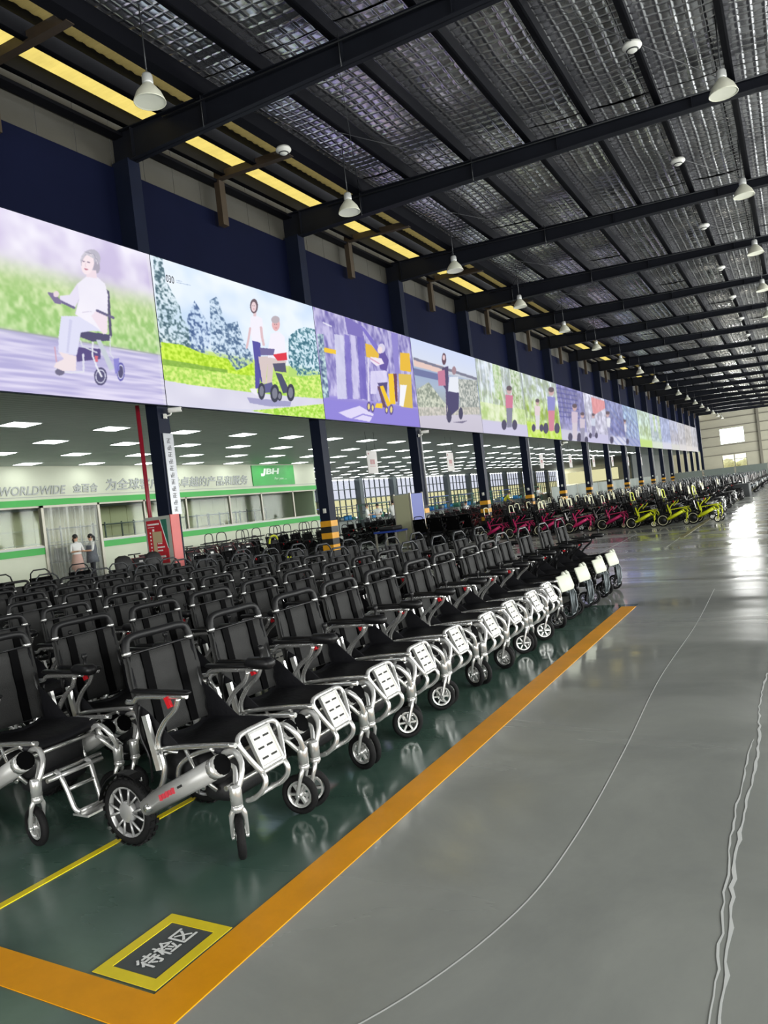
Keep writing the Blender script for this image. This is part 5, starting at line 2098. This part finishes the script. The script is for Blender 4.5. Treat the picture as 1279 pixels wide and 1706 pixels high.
# dark chairs packed sideways behind the blue bin
for r_ in range(2):
    for c_ in range(3):
        o = place('wheelchair', FD, None, (-9.6 - .58 * c_, 21.6 + 1.0 * r_, 0), PI / 2 + random.uniform(-.03, .03))
        tag(o, 'dark wheelchair parked sideways by the pink ones, %s row, %s from the aisle' % (ORD[r_], ORD[c_]), 'wheelchair', 'dark wheelchairs parked sideways')
# dark folded chairs in the side bay
q = 0
for (xa, xb, ya, yb, dx, dy, me, lab) in ((-15.3, -13.0, 18.6, 21.4, 1.0, .75, FD, 'dark wheelchair packed in the side bay before the blue partition'),
                                          (-15.8, -12.6, 25.6, 29.4, 1.05, .66, FB, 'dark folded wheelchair in the side bay past the blue partition'),
                                          (-15.8, -12.6, 30.6, 39.5, 1.05, 1.1, FBr, 'wine-red wheelchair standing in the side bay between columns')):
    r_ = 0
    y = ya
    while y < yb:
        x = xb
        c_ = 0
        while x > xa:
            o = place('wheelchair', me, None, (x, y, 0), random.uniform(-.06, .06))
            tag(o, lab + ', %s row, %s in' % (ORD[r_], ORD[c_]), 'wheelchair', 'wheelchairs parked in the side bay')
            x -= dx
            c_ += 1
            cnt += 1
        y += dy
        r_ += 1

# the farthest chairs, too small to tell apart
sm_ = MB()
for (me_, k_) in ((0, 'black_metal'), (1, 'white_tag')):
    pass
far = MB()
r_ = random.Random(3)
y = 40.4
while y < 80:
    x = -2.4
    while x > -10.6:
        if not (y < 42.2 and x > -3.3):
            cx_, cy_ = x + r_.uniform(-.1, .1), y + r_.uniform(-.1, .1)
            far.mi = 0
            far.box((cx_, cy_, .46), (.5, .42, .06)).box((cx_ - .24, cy_, .68), (.05, .42, .40)).box((cx_ - .05, cy_, .3), (.4, .36, .16))
            for s in (-1, 1):
                far.lathe([(0, -.02), (.15, -.02), (.15, .02), (0, .02)], (cx_ - .3, cy_ + s * .24, .16), 'y', 10)
                far.lathe([(0, -.02), (.09, -.02), (.09, .02), (0, .02)], (cx_ + .32, cy_ + s * .24, .095), 'y', 8)
                far.mi = 1
                far.tube([(cx_ - .2, cy_ + s * .24, .2), (cx_ + .28, cy_ + s * .24, .42)], .03, 5)
                far.tube([(cx_ - .26, cy_ + s * .2, .8), (cx_ - .3, cy_ + s * .2, .95)], .015, 4)
                far.mi = 0
            far.mi = 1
            far.tube([(cx_ - .3, cy_ - .2, .95), (cx_ - .3, cy_ + .2, .95)], .015, 4)
            if r_.random() < .4:
                far.mi = 2
                far.box((cx_ + .33, cy_, .38), (.03, .16, .16))
        x -= 1.05
    y += 1.3
o = far.build('wheelchair_crowd', ['black_metal', 'rack_steel', 'white_tag'])
tag(o, 'crowd of distant wheelchairs beyond the dark cartons', 'wheelchairs', kind='stuff')
# ================================================================== things in the side bay and far away
# folding walkers with a tall thin hoop, along the white wall
hoop = MB().tube(smooth_path([(0, -.24, .70), (0, -.25, .95), (0, -.20, 1.15), (0, 0, 1.20), (0, .20, 1.15), (0, .25, .95), (0, .24, .70)], 5), .018, 6).mesh('hoop', 'black_metal')
bar = MB().tube([(.0, -.32, .84), (.0, .32, .84)], .03, 6).tube([(0, -.32, .84), (.14, -.34, .86)], .022, 6).tube([(0, .32, .84), (.14, .34, .86)], .022, 6).mesh('handle_bar', 'plastic_black')
legs = MB()
for s in (-1, 1):
    legs.tube([(0, s * .24, .80), (.28, s * .27, .08)], .014, 6).tube([(0, s * .24, .80), (-.22, s * .27, .08)], .014, 6).tube([(-.08, s * .25, .5), (.12, s * .25, .5)], .012, 6)
legs.tube([(.02, -.25, .5), (.02, .25, .5)], .012, 6)
LEGS = legs.mesh('frame', 'silver')
WSEAT = MB().rbox((.02, 0, .52), (.28, .42, .05), .03).mesh('seat', 'plastic_black')
WWH = MB().lathe([(0, -.015), (.08, -.015), (.085, 0), (.08, .015), (0, .015)], (0, 0, 0), 'y', 12).mesh('wheel', 'rubber')
for k in range(13):
    y = 21.6 + .72 * k
    t = empty('walker', (-20.0 + .35 * (k % 3 == 2), y, 0), random.uniform(-.15, .15))
    place('hoop', hoop, t); place('handle_bar', bar, t); place('frame', LEGS, t); place('seat', WSEAT, t)
    for s in (-1, 1):
        for x in (.28, -.22):
            place('wheel', WWH, t, (x, s * .27, .085))
    tag(t, 'rolling walker with thin black hoop before the white wall, %s from the notice box' % ORD[k], 'walker', 'hooped walkers along the white wall')

# black travel scooters with a white tag on the seat back
sb_ = MB().rbox((-.10, 0, .70), (.09, .40, .34), .04, Matrix.Rotation(-.12, 3, 'Y')).mesh('backrest', 'bag_black')
ss_ = MB().rbox((.10, 0, .50), (.40, .40, .08), .04).mesh('seat', 'seat_fabric')
tg_ = MB().box((-.045, .02, .78), (.006, .12, .055), Matrix.Rotation(-.12, 3, 'Y')).mesh('tag', 'white_tag')
tr_ = MB().tube([(-.12, -.22, .87), (-.12, .22, .87)], .016, 7).tube([(-.12, -.22, .87), (.05, -.24, .66)], .012, 6).tube([(-.12, .22, .87), (.05, .24, .66)], .012, 6).mesh('top_rail', 'wine_trim')
bs_ = MB().rbox((.12, 0, .17), (.80, .36, .10), .05).box((0, 0, .34), (.1, .1, .28)).tube([(.42, 0, .2), (.34, 0, .92)], .022, 7).tube([(.34, -.22, .94), (.34, .22, .94)], .016, 6).mesh('base', 'black_metal')
wl_ = wheel_tyre(.11, .06, 16).mesh('wheel', 'rubber')
n_s = 0
for (x, y, n, dy) in ((-13.2, 12.4, 6, .66), (-14.6, 13.2, 7, .66), (-16.2, 14.2, 7, .7)):
    for k in range(n):
        t = empty('mobility_scooter', (x + random.uniform(-.08, .08), y + dy * k, 0), random.uniform(-.15, .15))
        place('backrest', sb_, t); place('seat', ss_, t); place('tag', tg_, t); place('top_rail', tr_, t); place('base', bs_, t)
        for (wx, wy) in ((-.20, -.2), (-.20, .2), (.44, -.18), (.44, .18)):
            place('wheel', wl_, t, (wx, wy, .112))
        tag(t, 'black scooter with tagged seat back beside the notice box, %s line, %s along' % (ORD[[-13.2, -14.6, -16.2].index(x)], ORD[k]), 'scooter', 'tagged black scooters')
# yellow frame standing among them
t = empty('mobility_scooter', (-13.0, 16.8, 0), .1)
place('backrest', sb_, t); place('seat', ss_, t)
MB().tube(smooth_path([(-.2, -.2, .2), (-.15, -.22, .6), (-.12, -.16, .95), (-.12, .16, .95), (-.15, .22, .6), (-.2, .2, .2)], 4), .03, 8).tube([(-.2, -.2, .25), (.4, -.18, .35)], .03, 8).tube([(-.2, .2, .25), (.4, .18, .35)], .03, 8).build('frame', 'yellow_paint', t)
for (wx, wy) in ((-.20, -.24), (-.20, .24), (.44, -.2), (.44, .2)):
    place('wheel', wl_, t, (wx, wy, .112))
tag(t, 'yellow-framed scooter standing at the end of the black scooters', 'scooter')

# office-like chairs with round headrests by the notice box
for q, (x, y) in enumerate(((-11.0, 9.75), (-11.0, 10.5))):
    t = empty('headrest_chair', (x, y, 0), .05)
    MB().rbox((-.2, 0, .87), (.42, .44, .09), .14, Matrix.Rotation(PI / 2 - .15, 3, 'Y')).build('backrest', 'bag_black', t)
    MB().rbox((.05, 0, .52), (.46, .46, .1), .06).build('seat', 'seat_fabric', t)
    MB().tube([(-.2, 0, .5), (-.2, 0, .85)], .03, 8).tube([(0, 0, .5), (0, 0, .12)], .035, 8).build('stem', 'black_metal', t)
    bs = MB()
    for a in range(5):
        c_, s_ = math.cos(a * 2 * PI / 5), math.sin(a * 2 * PI / 5)
        bs.tube([(0, 0, .12), (.28 * c_, .28 * s_, .06)], .018, 6).sphere((.28 * c_, .28 * s_, .032), .03, 8, 5)
    bs.build('base', 'black_metal', t)
    tag(t, 'black chair with rounded back %s the notice box' % ('left of' if q == 0 else 'close against'), 'chair')

# partition boards between the second and third column
t = empty('partition', (-11.3, 21.95, 0))
tag(t, 'blue and beige partition boards before the third column', 'partition')
MB().box2((-.03, .02, .05), (.03, .88, 1.78)).build('board', 'partition_blue', t)
for y in (0, .9):
    MB().box2((-.035, y - .02, 0), (.035, y + .02, 1.82)).build('post', 'alu_frame', t)
MB().box2((-.58, -.03, .05), (-.04, .03, 1.78)).build('board', 'partition_beige', t)
MB().box2((-.62, -.035, 0), (-.58, .035, 1.82)).build('post', 'alu_frame', t)
t = empty('bench', (-11.75, 21.2, 0))
tag(t, 'blue topped bench with a folded black cover before the partition boards', 'bench')
MB().box2((-.42, -.4, .60), (.42, .4, .66)).build('top', 'blue_paint', t)
for (x, y) in ((-.37, -.35), (.37, -.35), (-.37, .35), (.37, .35)):
    MB().box((x, y, .30), (.05, .05, .60)).build('leg', 'alu_frame', t)
MB().rbox((0, 0, .73), (.6, .64, .14), .06).build('folded_cover', 'bag_black', t)
t = MB().rbox((0, 0, .24), (.42, .42, .46), .03).build('plastic_bin', 'bin_blue', None, (-10.95, 23.0, 0))
MB().box((0, 0, .475), (.46, .46, .02)).build('rim', 'bin_blue', t)
tag(t, 'bright blue plastic bin at the foot of the third column', 'bin')

# workshop racks by the windows
k = 0
for (x, y0, n, st) in ((-29.5, 37.0, 8, 4.6), (-25.5, 44.0, 8, 5.0)):
    for q in range(n):
        y = y0 + q * st
        t = empty('work_bench', (x, y, 0), 0)
        for (sx, sy) in ((-.5, -1.4), (.5, -1.4), (-.5, 1.4), (.5, 1.4)):
            MB().box((sx, sy, .95), (.06, .06, 1.9)).build('upright', 'rack_green' if k % 2 else 'rack_steel', t)
        for z in (.8, 1.35, 1.85):
            MB().box((0, 0, z), (1.05, 2.9, .05)).build('shelf', 'rack_green' if k % 3 == 0 else 'blue_paint' if k % 3 == 1 else 'rack_steel', t)
        for b in range(5):
            hh = .2 + .08 * ((b + k) % 3)
            MB().rbox((.1, -1.15 + .56 * b, .83 + hh / 2), (.5, .42, hh), .03).build('bin', ['bin_blue', 'rack_green', 'carton', 'partition_white', 'bin_blue'][(b + k) % 5], t)
        tag(t, 'shelved work bench with bins by the workshop windows, %s line, %s along' % ('outer' if x == -29.5 else 'inner', ORD[q]), 'work bench', 'benches by the workshop windows')
        k += 1

# low partition boards beyond, and the dark carton block
PB = MB().box2((-.02, -1.45, .15), (.02, 1.45, 1.5)).mesh('board', 'partition_white')
PP = MB().box2((-.03, -.03, 0), (.03, .03, 1.55)).mesh('post', 'alu_frame')
for k in range(13):
    t = empty('partition', (-13.2, 46.0 + 3.05 * k, 0))
    place('board', PB, t); place('post', PP, t, (0, -1.5, 0)); place('post', PP, t, (0, 1.5, 0))
    tag(t, 'low white partition board behind the far columns, %s along' % ORD[k], 'partition', 'white partition boards in the side bay')
PB2 = MB().box2((-1.45, -.02, .15), (1.45, .02, 1.52)).mesh('board', 'partition_white')
PP2 = MB().box2((-.03, -.03, 0), (.03, .03, 1.58)).mesh('post', 'alu_frame')
for k in range(3):
    t = empty('partition', (-10.2 + 3.05 * k, 84.0, 0))
    place('board', PB2, t); place('post', PP2, t, (-1.5, 0, 0)); place('post', PP2, t, (1.5, 0, 0))
    tag(t, 'pale partition board across the far hall, %s from the columns' % ORD[k], 'partition', 'partition boards across the far hall')
CT = MB().rbox((0, 0, .30), (.82, .50, .60), .02).mesh('carton', 'carton')
CL = MB().box((0, -.252, .36), (.30, .004, .12)).mesh('label_strip', 'white_tag')
q = 0
for r_ in range(3):
    o = place('carton', CT, None, (-2.48, 38.6 + .54 * r_, 0))
    tag(o, 'dark grey carton on the aisle edge beyond the wheelchairs, %s from the near side' % ORD[r_], 'carton', 'dark cartons on the aisle edge')

# greenery outside the far window
hd = MB()
for k in range(26):
    hd.sphere((-12 + random.uniform(0, 9), 127 + random.uniform(0, 2), random.uniform(.5, 2.1)), (random.uniform(.6, 1.1), .7, random.uniform(.6, 1.0)), 9, 6)
mat('hedge', (226, 226, 190), 0.8, var=0.4, vscale=4, bump=0.8, bscale=8)
o = hd.build('hedge', 'hedge')
tag(o, 'yellow-green hedge outside the far window', 'hedge')
gd = MB().box2((-60, 117.2, -.3), (40, 160, -.1)).box2((-60, 20, -.3), (-34, 117.2, -.1)).build('ground', 'far_wall')
tag(gd, 'pale ground outside the hall', kind='structure')


# ================================================================== people
def person(name, loc, rz, label, pose, top, bottom, hair, legs_bare=False, scale=1.0, skirt=None, apron=None):
    """a standing, seated or bending figure facing +x"""
    V = {'pelvis': (0, 0, .93), 'waist': (0, 0, 1.06), 'chest': (.01, 0, 1.27), 'neck': (0, 0, 1.42), 'head0': (.015, 0, 1.50), 'head1': (.025, 0, 1.60)}
    for s, n in ((-1, 'r'), (1, 'l')):
        V['sh' + n] = (0, s * .165, 1.37)
        V['hip' + n] = (0, s * .085, .88)
        V['kn' + n] = (.02, s * .095, .49)
        V['an' + n] = (-.01, s * .10, .09)
        V['to' + n] = (.14, s * .12, .035)
        if pose == 'hands_front':
            V['el' + n] = (.06, s * .23, 1.11)
            V['wr' + n] = (.26, s * .10, 1.12)
        elif pose == 'reach':
            V['el' + n] = (.20, s * .20, 1.16)
            V['wr' + n] = (.42, s * .13, 1.10)
        else:
            V['el' + n] = (-.02, s * .22, 1.10)
            V['wr' + n] = (.05, s * .21, .86)
    if pose == 'seated':
        for n, s in (('r', -1), ('l', 1)):
            V['kn' + n] = (.42, s * .12, .90)
            V['an' + n] = (.40, s * .12, .50)
            V['to' + n] = (.54, s * .13, .45)
            V['el' + n] = (.12, s * .22, 1.12)
            V['wr' + n] = (.34, s * .12, 1.10)
    if pose == 'bend':
        for kx in ('waist', 'chest', 'neck', 'head0', 'head1', 'shr', 'shl', 'elr', 'ell', 'wrr', 'wrl'):
            x, y, z = V[kx]
            h = z - .95
            V[kx] = (x + h * .62, y, .95 + h * .78)
        for n, s in (('r', -1), ('l', 1)):
            V['el' + n] = (V['sh' + n][0] + .10, s * .2, V['sh' + n][2] - .24)
            V['wr' + n] = (V['sh' + n][0] + .30, s * .12, V['sh' + n][2] - .38)
    if pose == 'seated':
        V = {k_: (v[0], v[1], v[2] - .42) for k_, v in V.items()}
    # hands: palm and five short fingers
    E = [('pelvis', 'waist'), ('waist', 'chest'), ('chest', 'neck'), ('neck', 'head0'), ('head0', 'head1')]
    Rd = {'pelvis': .135, 'waist': .12, 'chest': .14, 'neck': .052, 'head0': .072, 'head1': .088}
    for n in 'rl':
        E += [('chest', 'sh' + n), ('sh' + n, 'el' + n), ('el' + n, 'wr' + n), ('pelvis', 'hip' + n), ('hip' + n, 'kn' + n), ('kn' + n, 'an' + n), ('an' + n, 'to' + n)]
        Rd.update({'sh' + n: .058, 'el' + n: .042, 'wr' + n: .028, 'hip' + n: .088, 'kn' + n: .058, 'an' + n: .040, 'to' + n: .032})
        e, w = Vector(V['el' + n]), Vector(V['wr' + n])
        d = (w - e).normalized()
        side = d.cross(Vector((0, 0, 1)))
        side = side.normalized() if side.length > .1 else Vector((0, 1, 0))
        up = side.cross(d)
        pm_ = w + d * .06
        V['pa' + n] = tuple(pm_)
        Rd['pa' + n] = .026
        E.append(('wr' + n, 'pa' + n))
        for q in range(4):
            b = pm_ + d * .03 + side * (.024 - .016 * q)
            f1 = b + d * (.030 + .006 * (q in (1, 2))) - up * .006
            f2 = f1 + d * .020 - up * .016
            V['fa%s%d' % (n, q)] = tuple(b); V['fb%s%d' % (n, q)] = tuple(f1); V['fc%s%d' % (n, q)] = tuple(f2)
            Rd['fa%s%d' % (n, q)] = .009; Rd['fb%s%d' % (n, q)] = .0085; Rd['fc%s%d' % (n, q)] = .007
            E += [('pa' + n, 'fa%s%d' % (n, q)), ('fa%s%d' % (n, q), 'fb%s%d' % (n, q)), ('fb%s%d' % (n, q), 'fc%s%d' % (n, q))]
        tb = w + d * .045 + side * .03
        t2 = tb + d * .03 + side * .018
        V['ta' + n] = tuple(tb); V['tb' + n] = tuple(t2)
        Rd['ta' + n] = .011; Rd['tb' + n] = .009
        E += [('pa' + n, 'ta' + n), ('ta' + n, 'tb' + n)]
    keys = list(V)
    me = bpy.data.meshes.new('body')
    me.from_pydata([V[k_] for k_ in keys], [(keys.index(a), keys.index(b)) for a, b in E], [])
    o = bpy.data.objects.new('body_source', me)
    C.objects.link(o)
    md = o.modifiers.new('skin', 'SKIN')
    md.use_smooth_shade = True
    for i, k_ in enumerate(keys):
        r = Rd[k_]
        sv = me.skin_vertices[0].data[i]
        sv.radius = (r, r)
        sv.use_root = (k_ == 'pelvis')
    sd_ = o.modifiers.new('sub', 'SUBSURF')
    sd_.levels = 1
    sd_.render_levels = 1
    dg = bpy.context.evaluated_depsgraph_get()
    bm_ = bpy.data.meshes.new_from_object(o.evaluated_get(dg))
    bpy.data.objects.remove(o)
    bm_.materials.clear()
    for m_ in ('skin', top, bottom, 'shoe'):
        bm_.materials.append(M[m_])
    P = {k_: Vector(v) for k_, v in V.items()}

    def seg_d(p, a, b):
        ab = b - a
        t_ = max(0, min(1, (p - a).dot(ab) / max(ab.length_squared, 1e-9)))
        return (p - a - ab * t_).length
    segs = [(a, b) for a, b in E]
    for pg in bm_.polygons:
        c = pg.center
        a, b = min(segs, key=lambda s_: seg_d(c, P[s_[0]], P[s_[1]]) - .5 * (Rd[s_[0]] + Rd[s_[1]]))
        nm = a + ' ' + b
        mi_ = 1
        if 'head' in nm or 'neck head' in nm or a[:2] in ('pa', 'fa', 'fb', 'ta') or b[:2] == 'pa':
            mi_ = 0
        elif a.startswith('el') and b.startswith('wr'):
            mi_ = 0
        elif a.startswith('an'):
            mi_ = 3
        elif a.startswith('kn'):
            mi_ = 0 if legs_bare else 2
        elif a.startswith('hip') or b.startswith('hip'):
            mi_ = 2
        pg.material_index = mi_
        pg.use_smooth = True
    root = empty(name, loc, rz)
    root.scale = (scale, scale, scale)
    tag(root, label, 'person')
    place('body', bm_, root)
    hc = P['head1']
    hr = MB()
    hr.sphere((hc.x - .022, hc.y, hc.z + .022), (.098, .094, .10), 14, 9)
    if hair == 'tail':
        hr.tube(smooth_path([(hc.x - .10, 0, hc.z + .03), (hc.x - .15, 0, hc.z - .02), (hc.x - .14, 0, hc.z - .16)], 4), [.03] * 4 + [.035] * 4 + [.012], 8)
    elif hair == 'long':
        hr.sphere((hc.x - .05, 0, hc.z - .07), (.075, .095, .13), 12, 7)
    hr.build('hair', 'hair_grey' if hair == 'grey' else 'hair_black', root)
    fc = MB()
    fc.sphere((hc.x + .072, -.032, hc.z + .0), (.010, .013, .008), 8, 5).sphere((hc.x + .072, .032, hc.z + .0), (.010, .013, .008), 8, 5)
    fc.build('eyes', 'hair_black', root)
    nf = MB().tube([(hc.x + .080, 0, hc.z + .0), (hc.x + .098, 0, hc.z - .03), (hc.x + .082, 0, hc.z - .036)], [.007, .013, .008], 8)
    nf.sphere((hc.x - .005, -.088, hc.z - .01), (.02, .012, .028), 8, 5).sphere((hc.x - .005, .088, hc.z - .01), (.02, .012, .028), 8, 5)
    nf.build('nose_and_ears', 'skin', root)
    MB().sphere((hc.x + .078, 0, hc.z - .055), (.009, .022, .006), 8, 5).build('mouth', 'logo_red', root)
    if skirt:
        MB().lathe([(.145, 1.02), (.17, .90), (.20, .70), (.215, .50), (.205, .50), (.14, 1.0)], (0, 0, 0), 'z', 18).build('skirt', skirt, root)
    if apron:
        MB().lathe([(.17, 1.30), (.185, 1.15), (.175, 1.02), (.20, .85), (.22, .68), (.21, .68), (.165, 1.02), (.175, 1.15), (.16, 1.30)], (.01, 0, 0), 'z', 18).build('apron', apron, root)
    return root


person('person', (-22.25, 17.35, 0), -.2, 'person in pale blouse and rose skirt before the strip curtain', 'hands_front', 'shirt_white', 'skirt_rose', 'long', True, 1.02, skirt='skirt_rose')
person('person', (-22.25, 18.0, 0), -1.9, 'person in white blouse and striped apron with a ponytail before the strip curtain', 'hands_front', 'shirt_white', 'trousers_dark', 'tail', False, 1.0, apron='apron_grey')
person('person', (-20.0, 33.75, 0), .3, 'person in white shirt and dark trousers, leftmost of three standing together', 'hands_front', 'shirt_white', 'trousers_dark', 'grey', False, 1.03)
person('person', (-20.0, 34.9, 0), -1.2, 'person in white shirt facing the others, middle of three standing together', 'hands_front', 'shirt_white', 'trousers_dark', 'short', False, 1.0)
person('person', (-17.6, 32.3, 0), 2.4, 'person in white shirt and grey trousers beside the beige partition board', 'reach', 'shirt_white', 'trousers_grey', 'short', False, 1.04)
t = empty('stool', (-17.0, 40.0, 0))
tag(t, 'small round stool under the seated worker', 'stool')
MB().lathe([(0, .43), (.17, .43), (.18, .41), (.17, .39), (0, .39)], (0, 0, 0), 'z', 16).build('seat', 'blue_paint', t)
for a in range(4):
    MB().tube([(.10 * math.cos(a * PI / 2), .10 * math.sin(a * PI / 2), .40), (.17 * math.cos(a * PI / 2), .17 * math.sin(a * PI / 2), 0)], .014, 6).build('leg', 'rack_steel', t)
person('person', (-17.0, 40.0, 0), -.6, 'seated worker in white shirt past the blue partition', 'seated', 'shirt_white', 'trousers_dark', 'short', False, 1.0)
person('person', (-17.5, 55.5, 0), -.4, 'worker in white shirt standing beyond the fifth column', 'reach', 'shirt_white', 'trousers_dark', 'short', False, 1.0)
person('person', (-17.2, 47.0, 0), .2, 'worker in yellow shirt bending over the chairs', 'bend', 'shirt_yellow', 'trousers_dark', 'short', False, 1.0)
print('objects', len(bpy.data.objects))
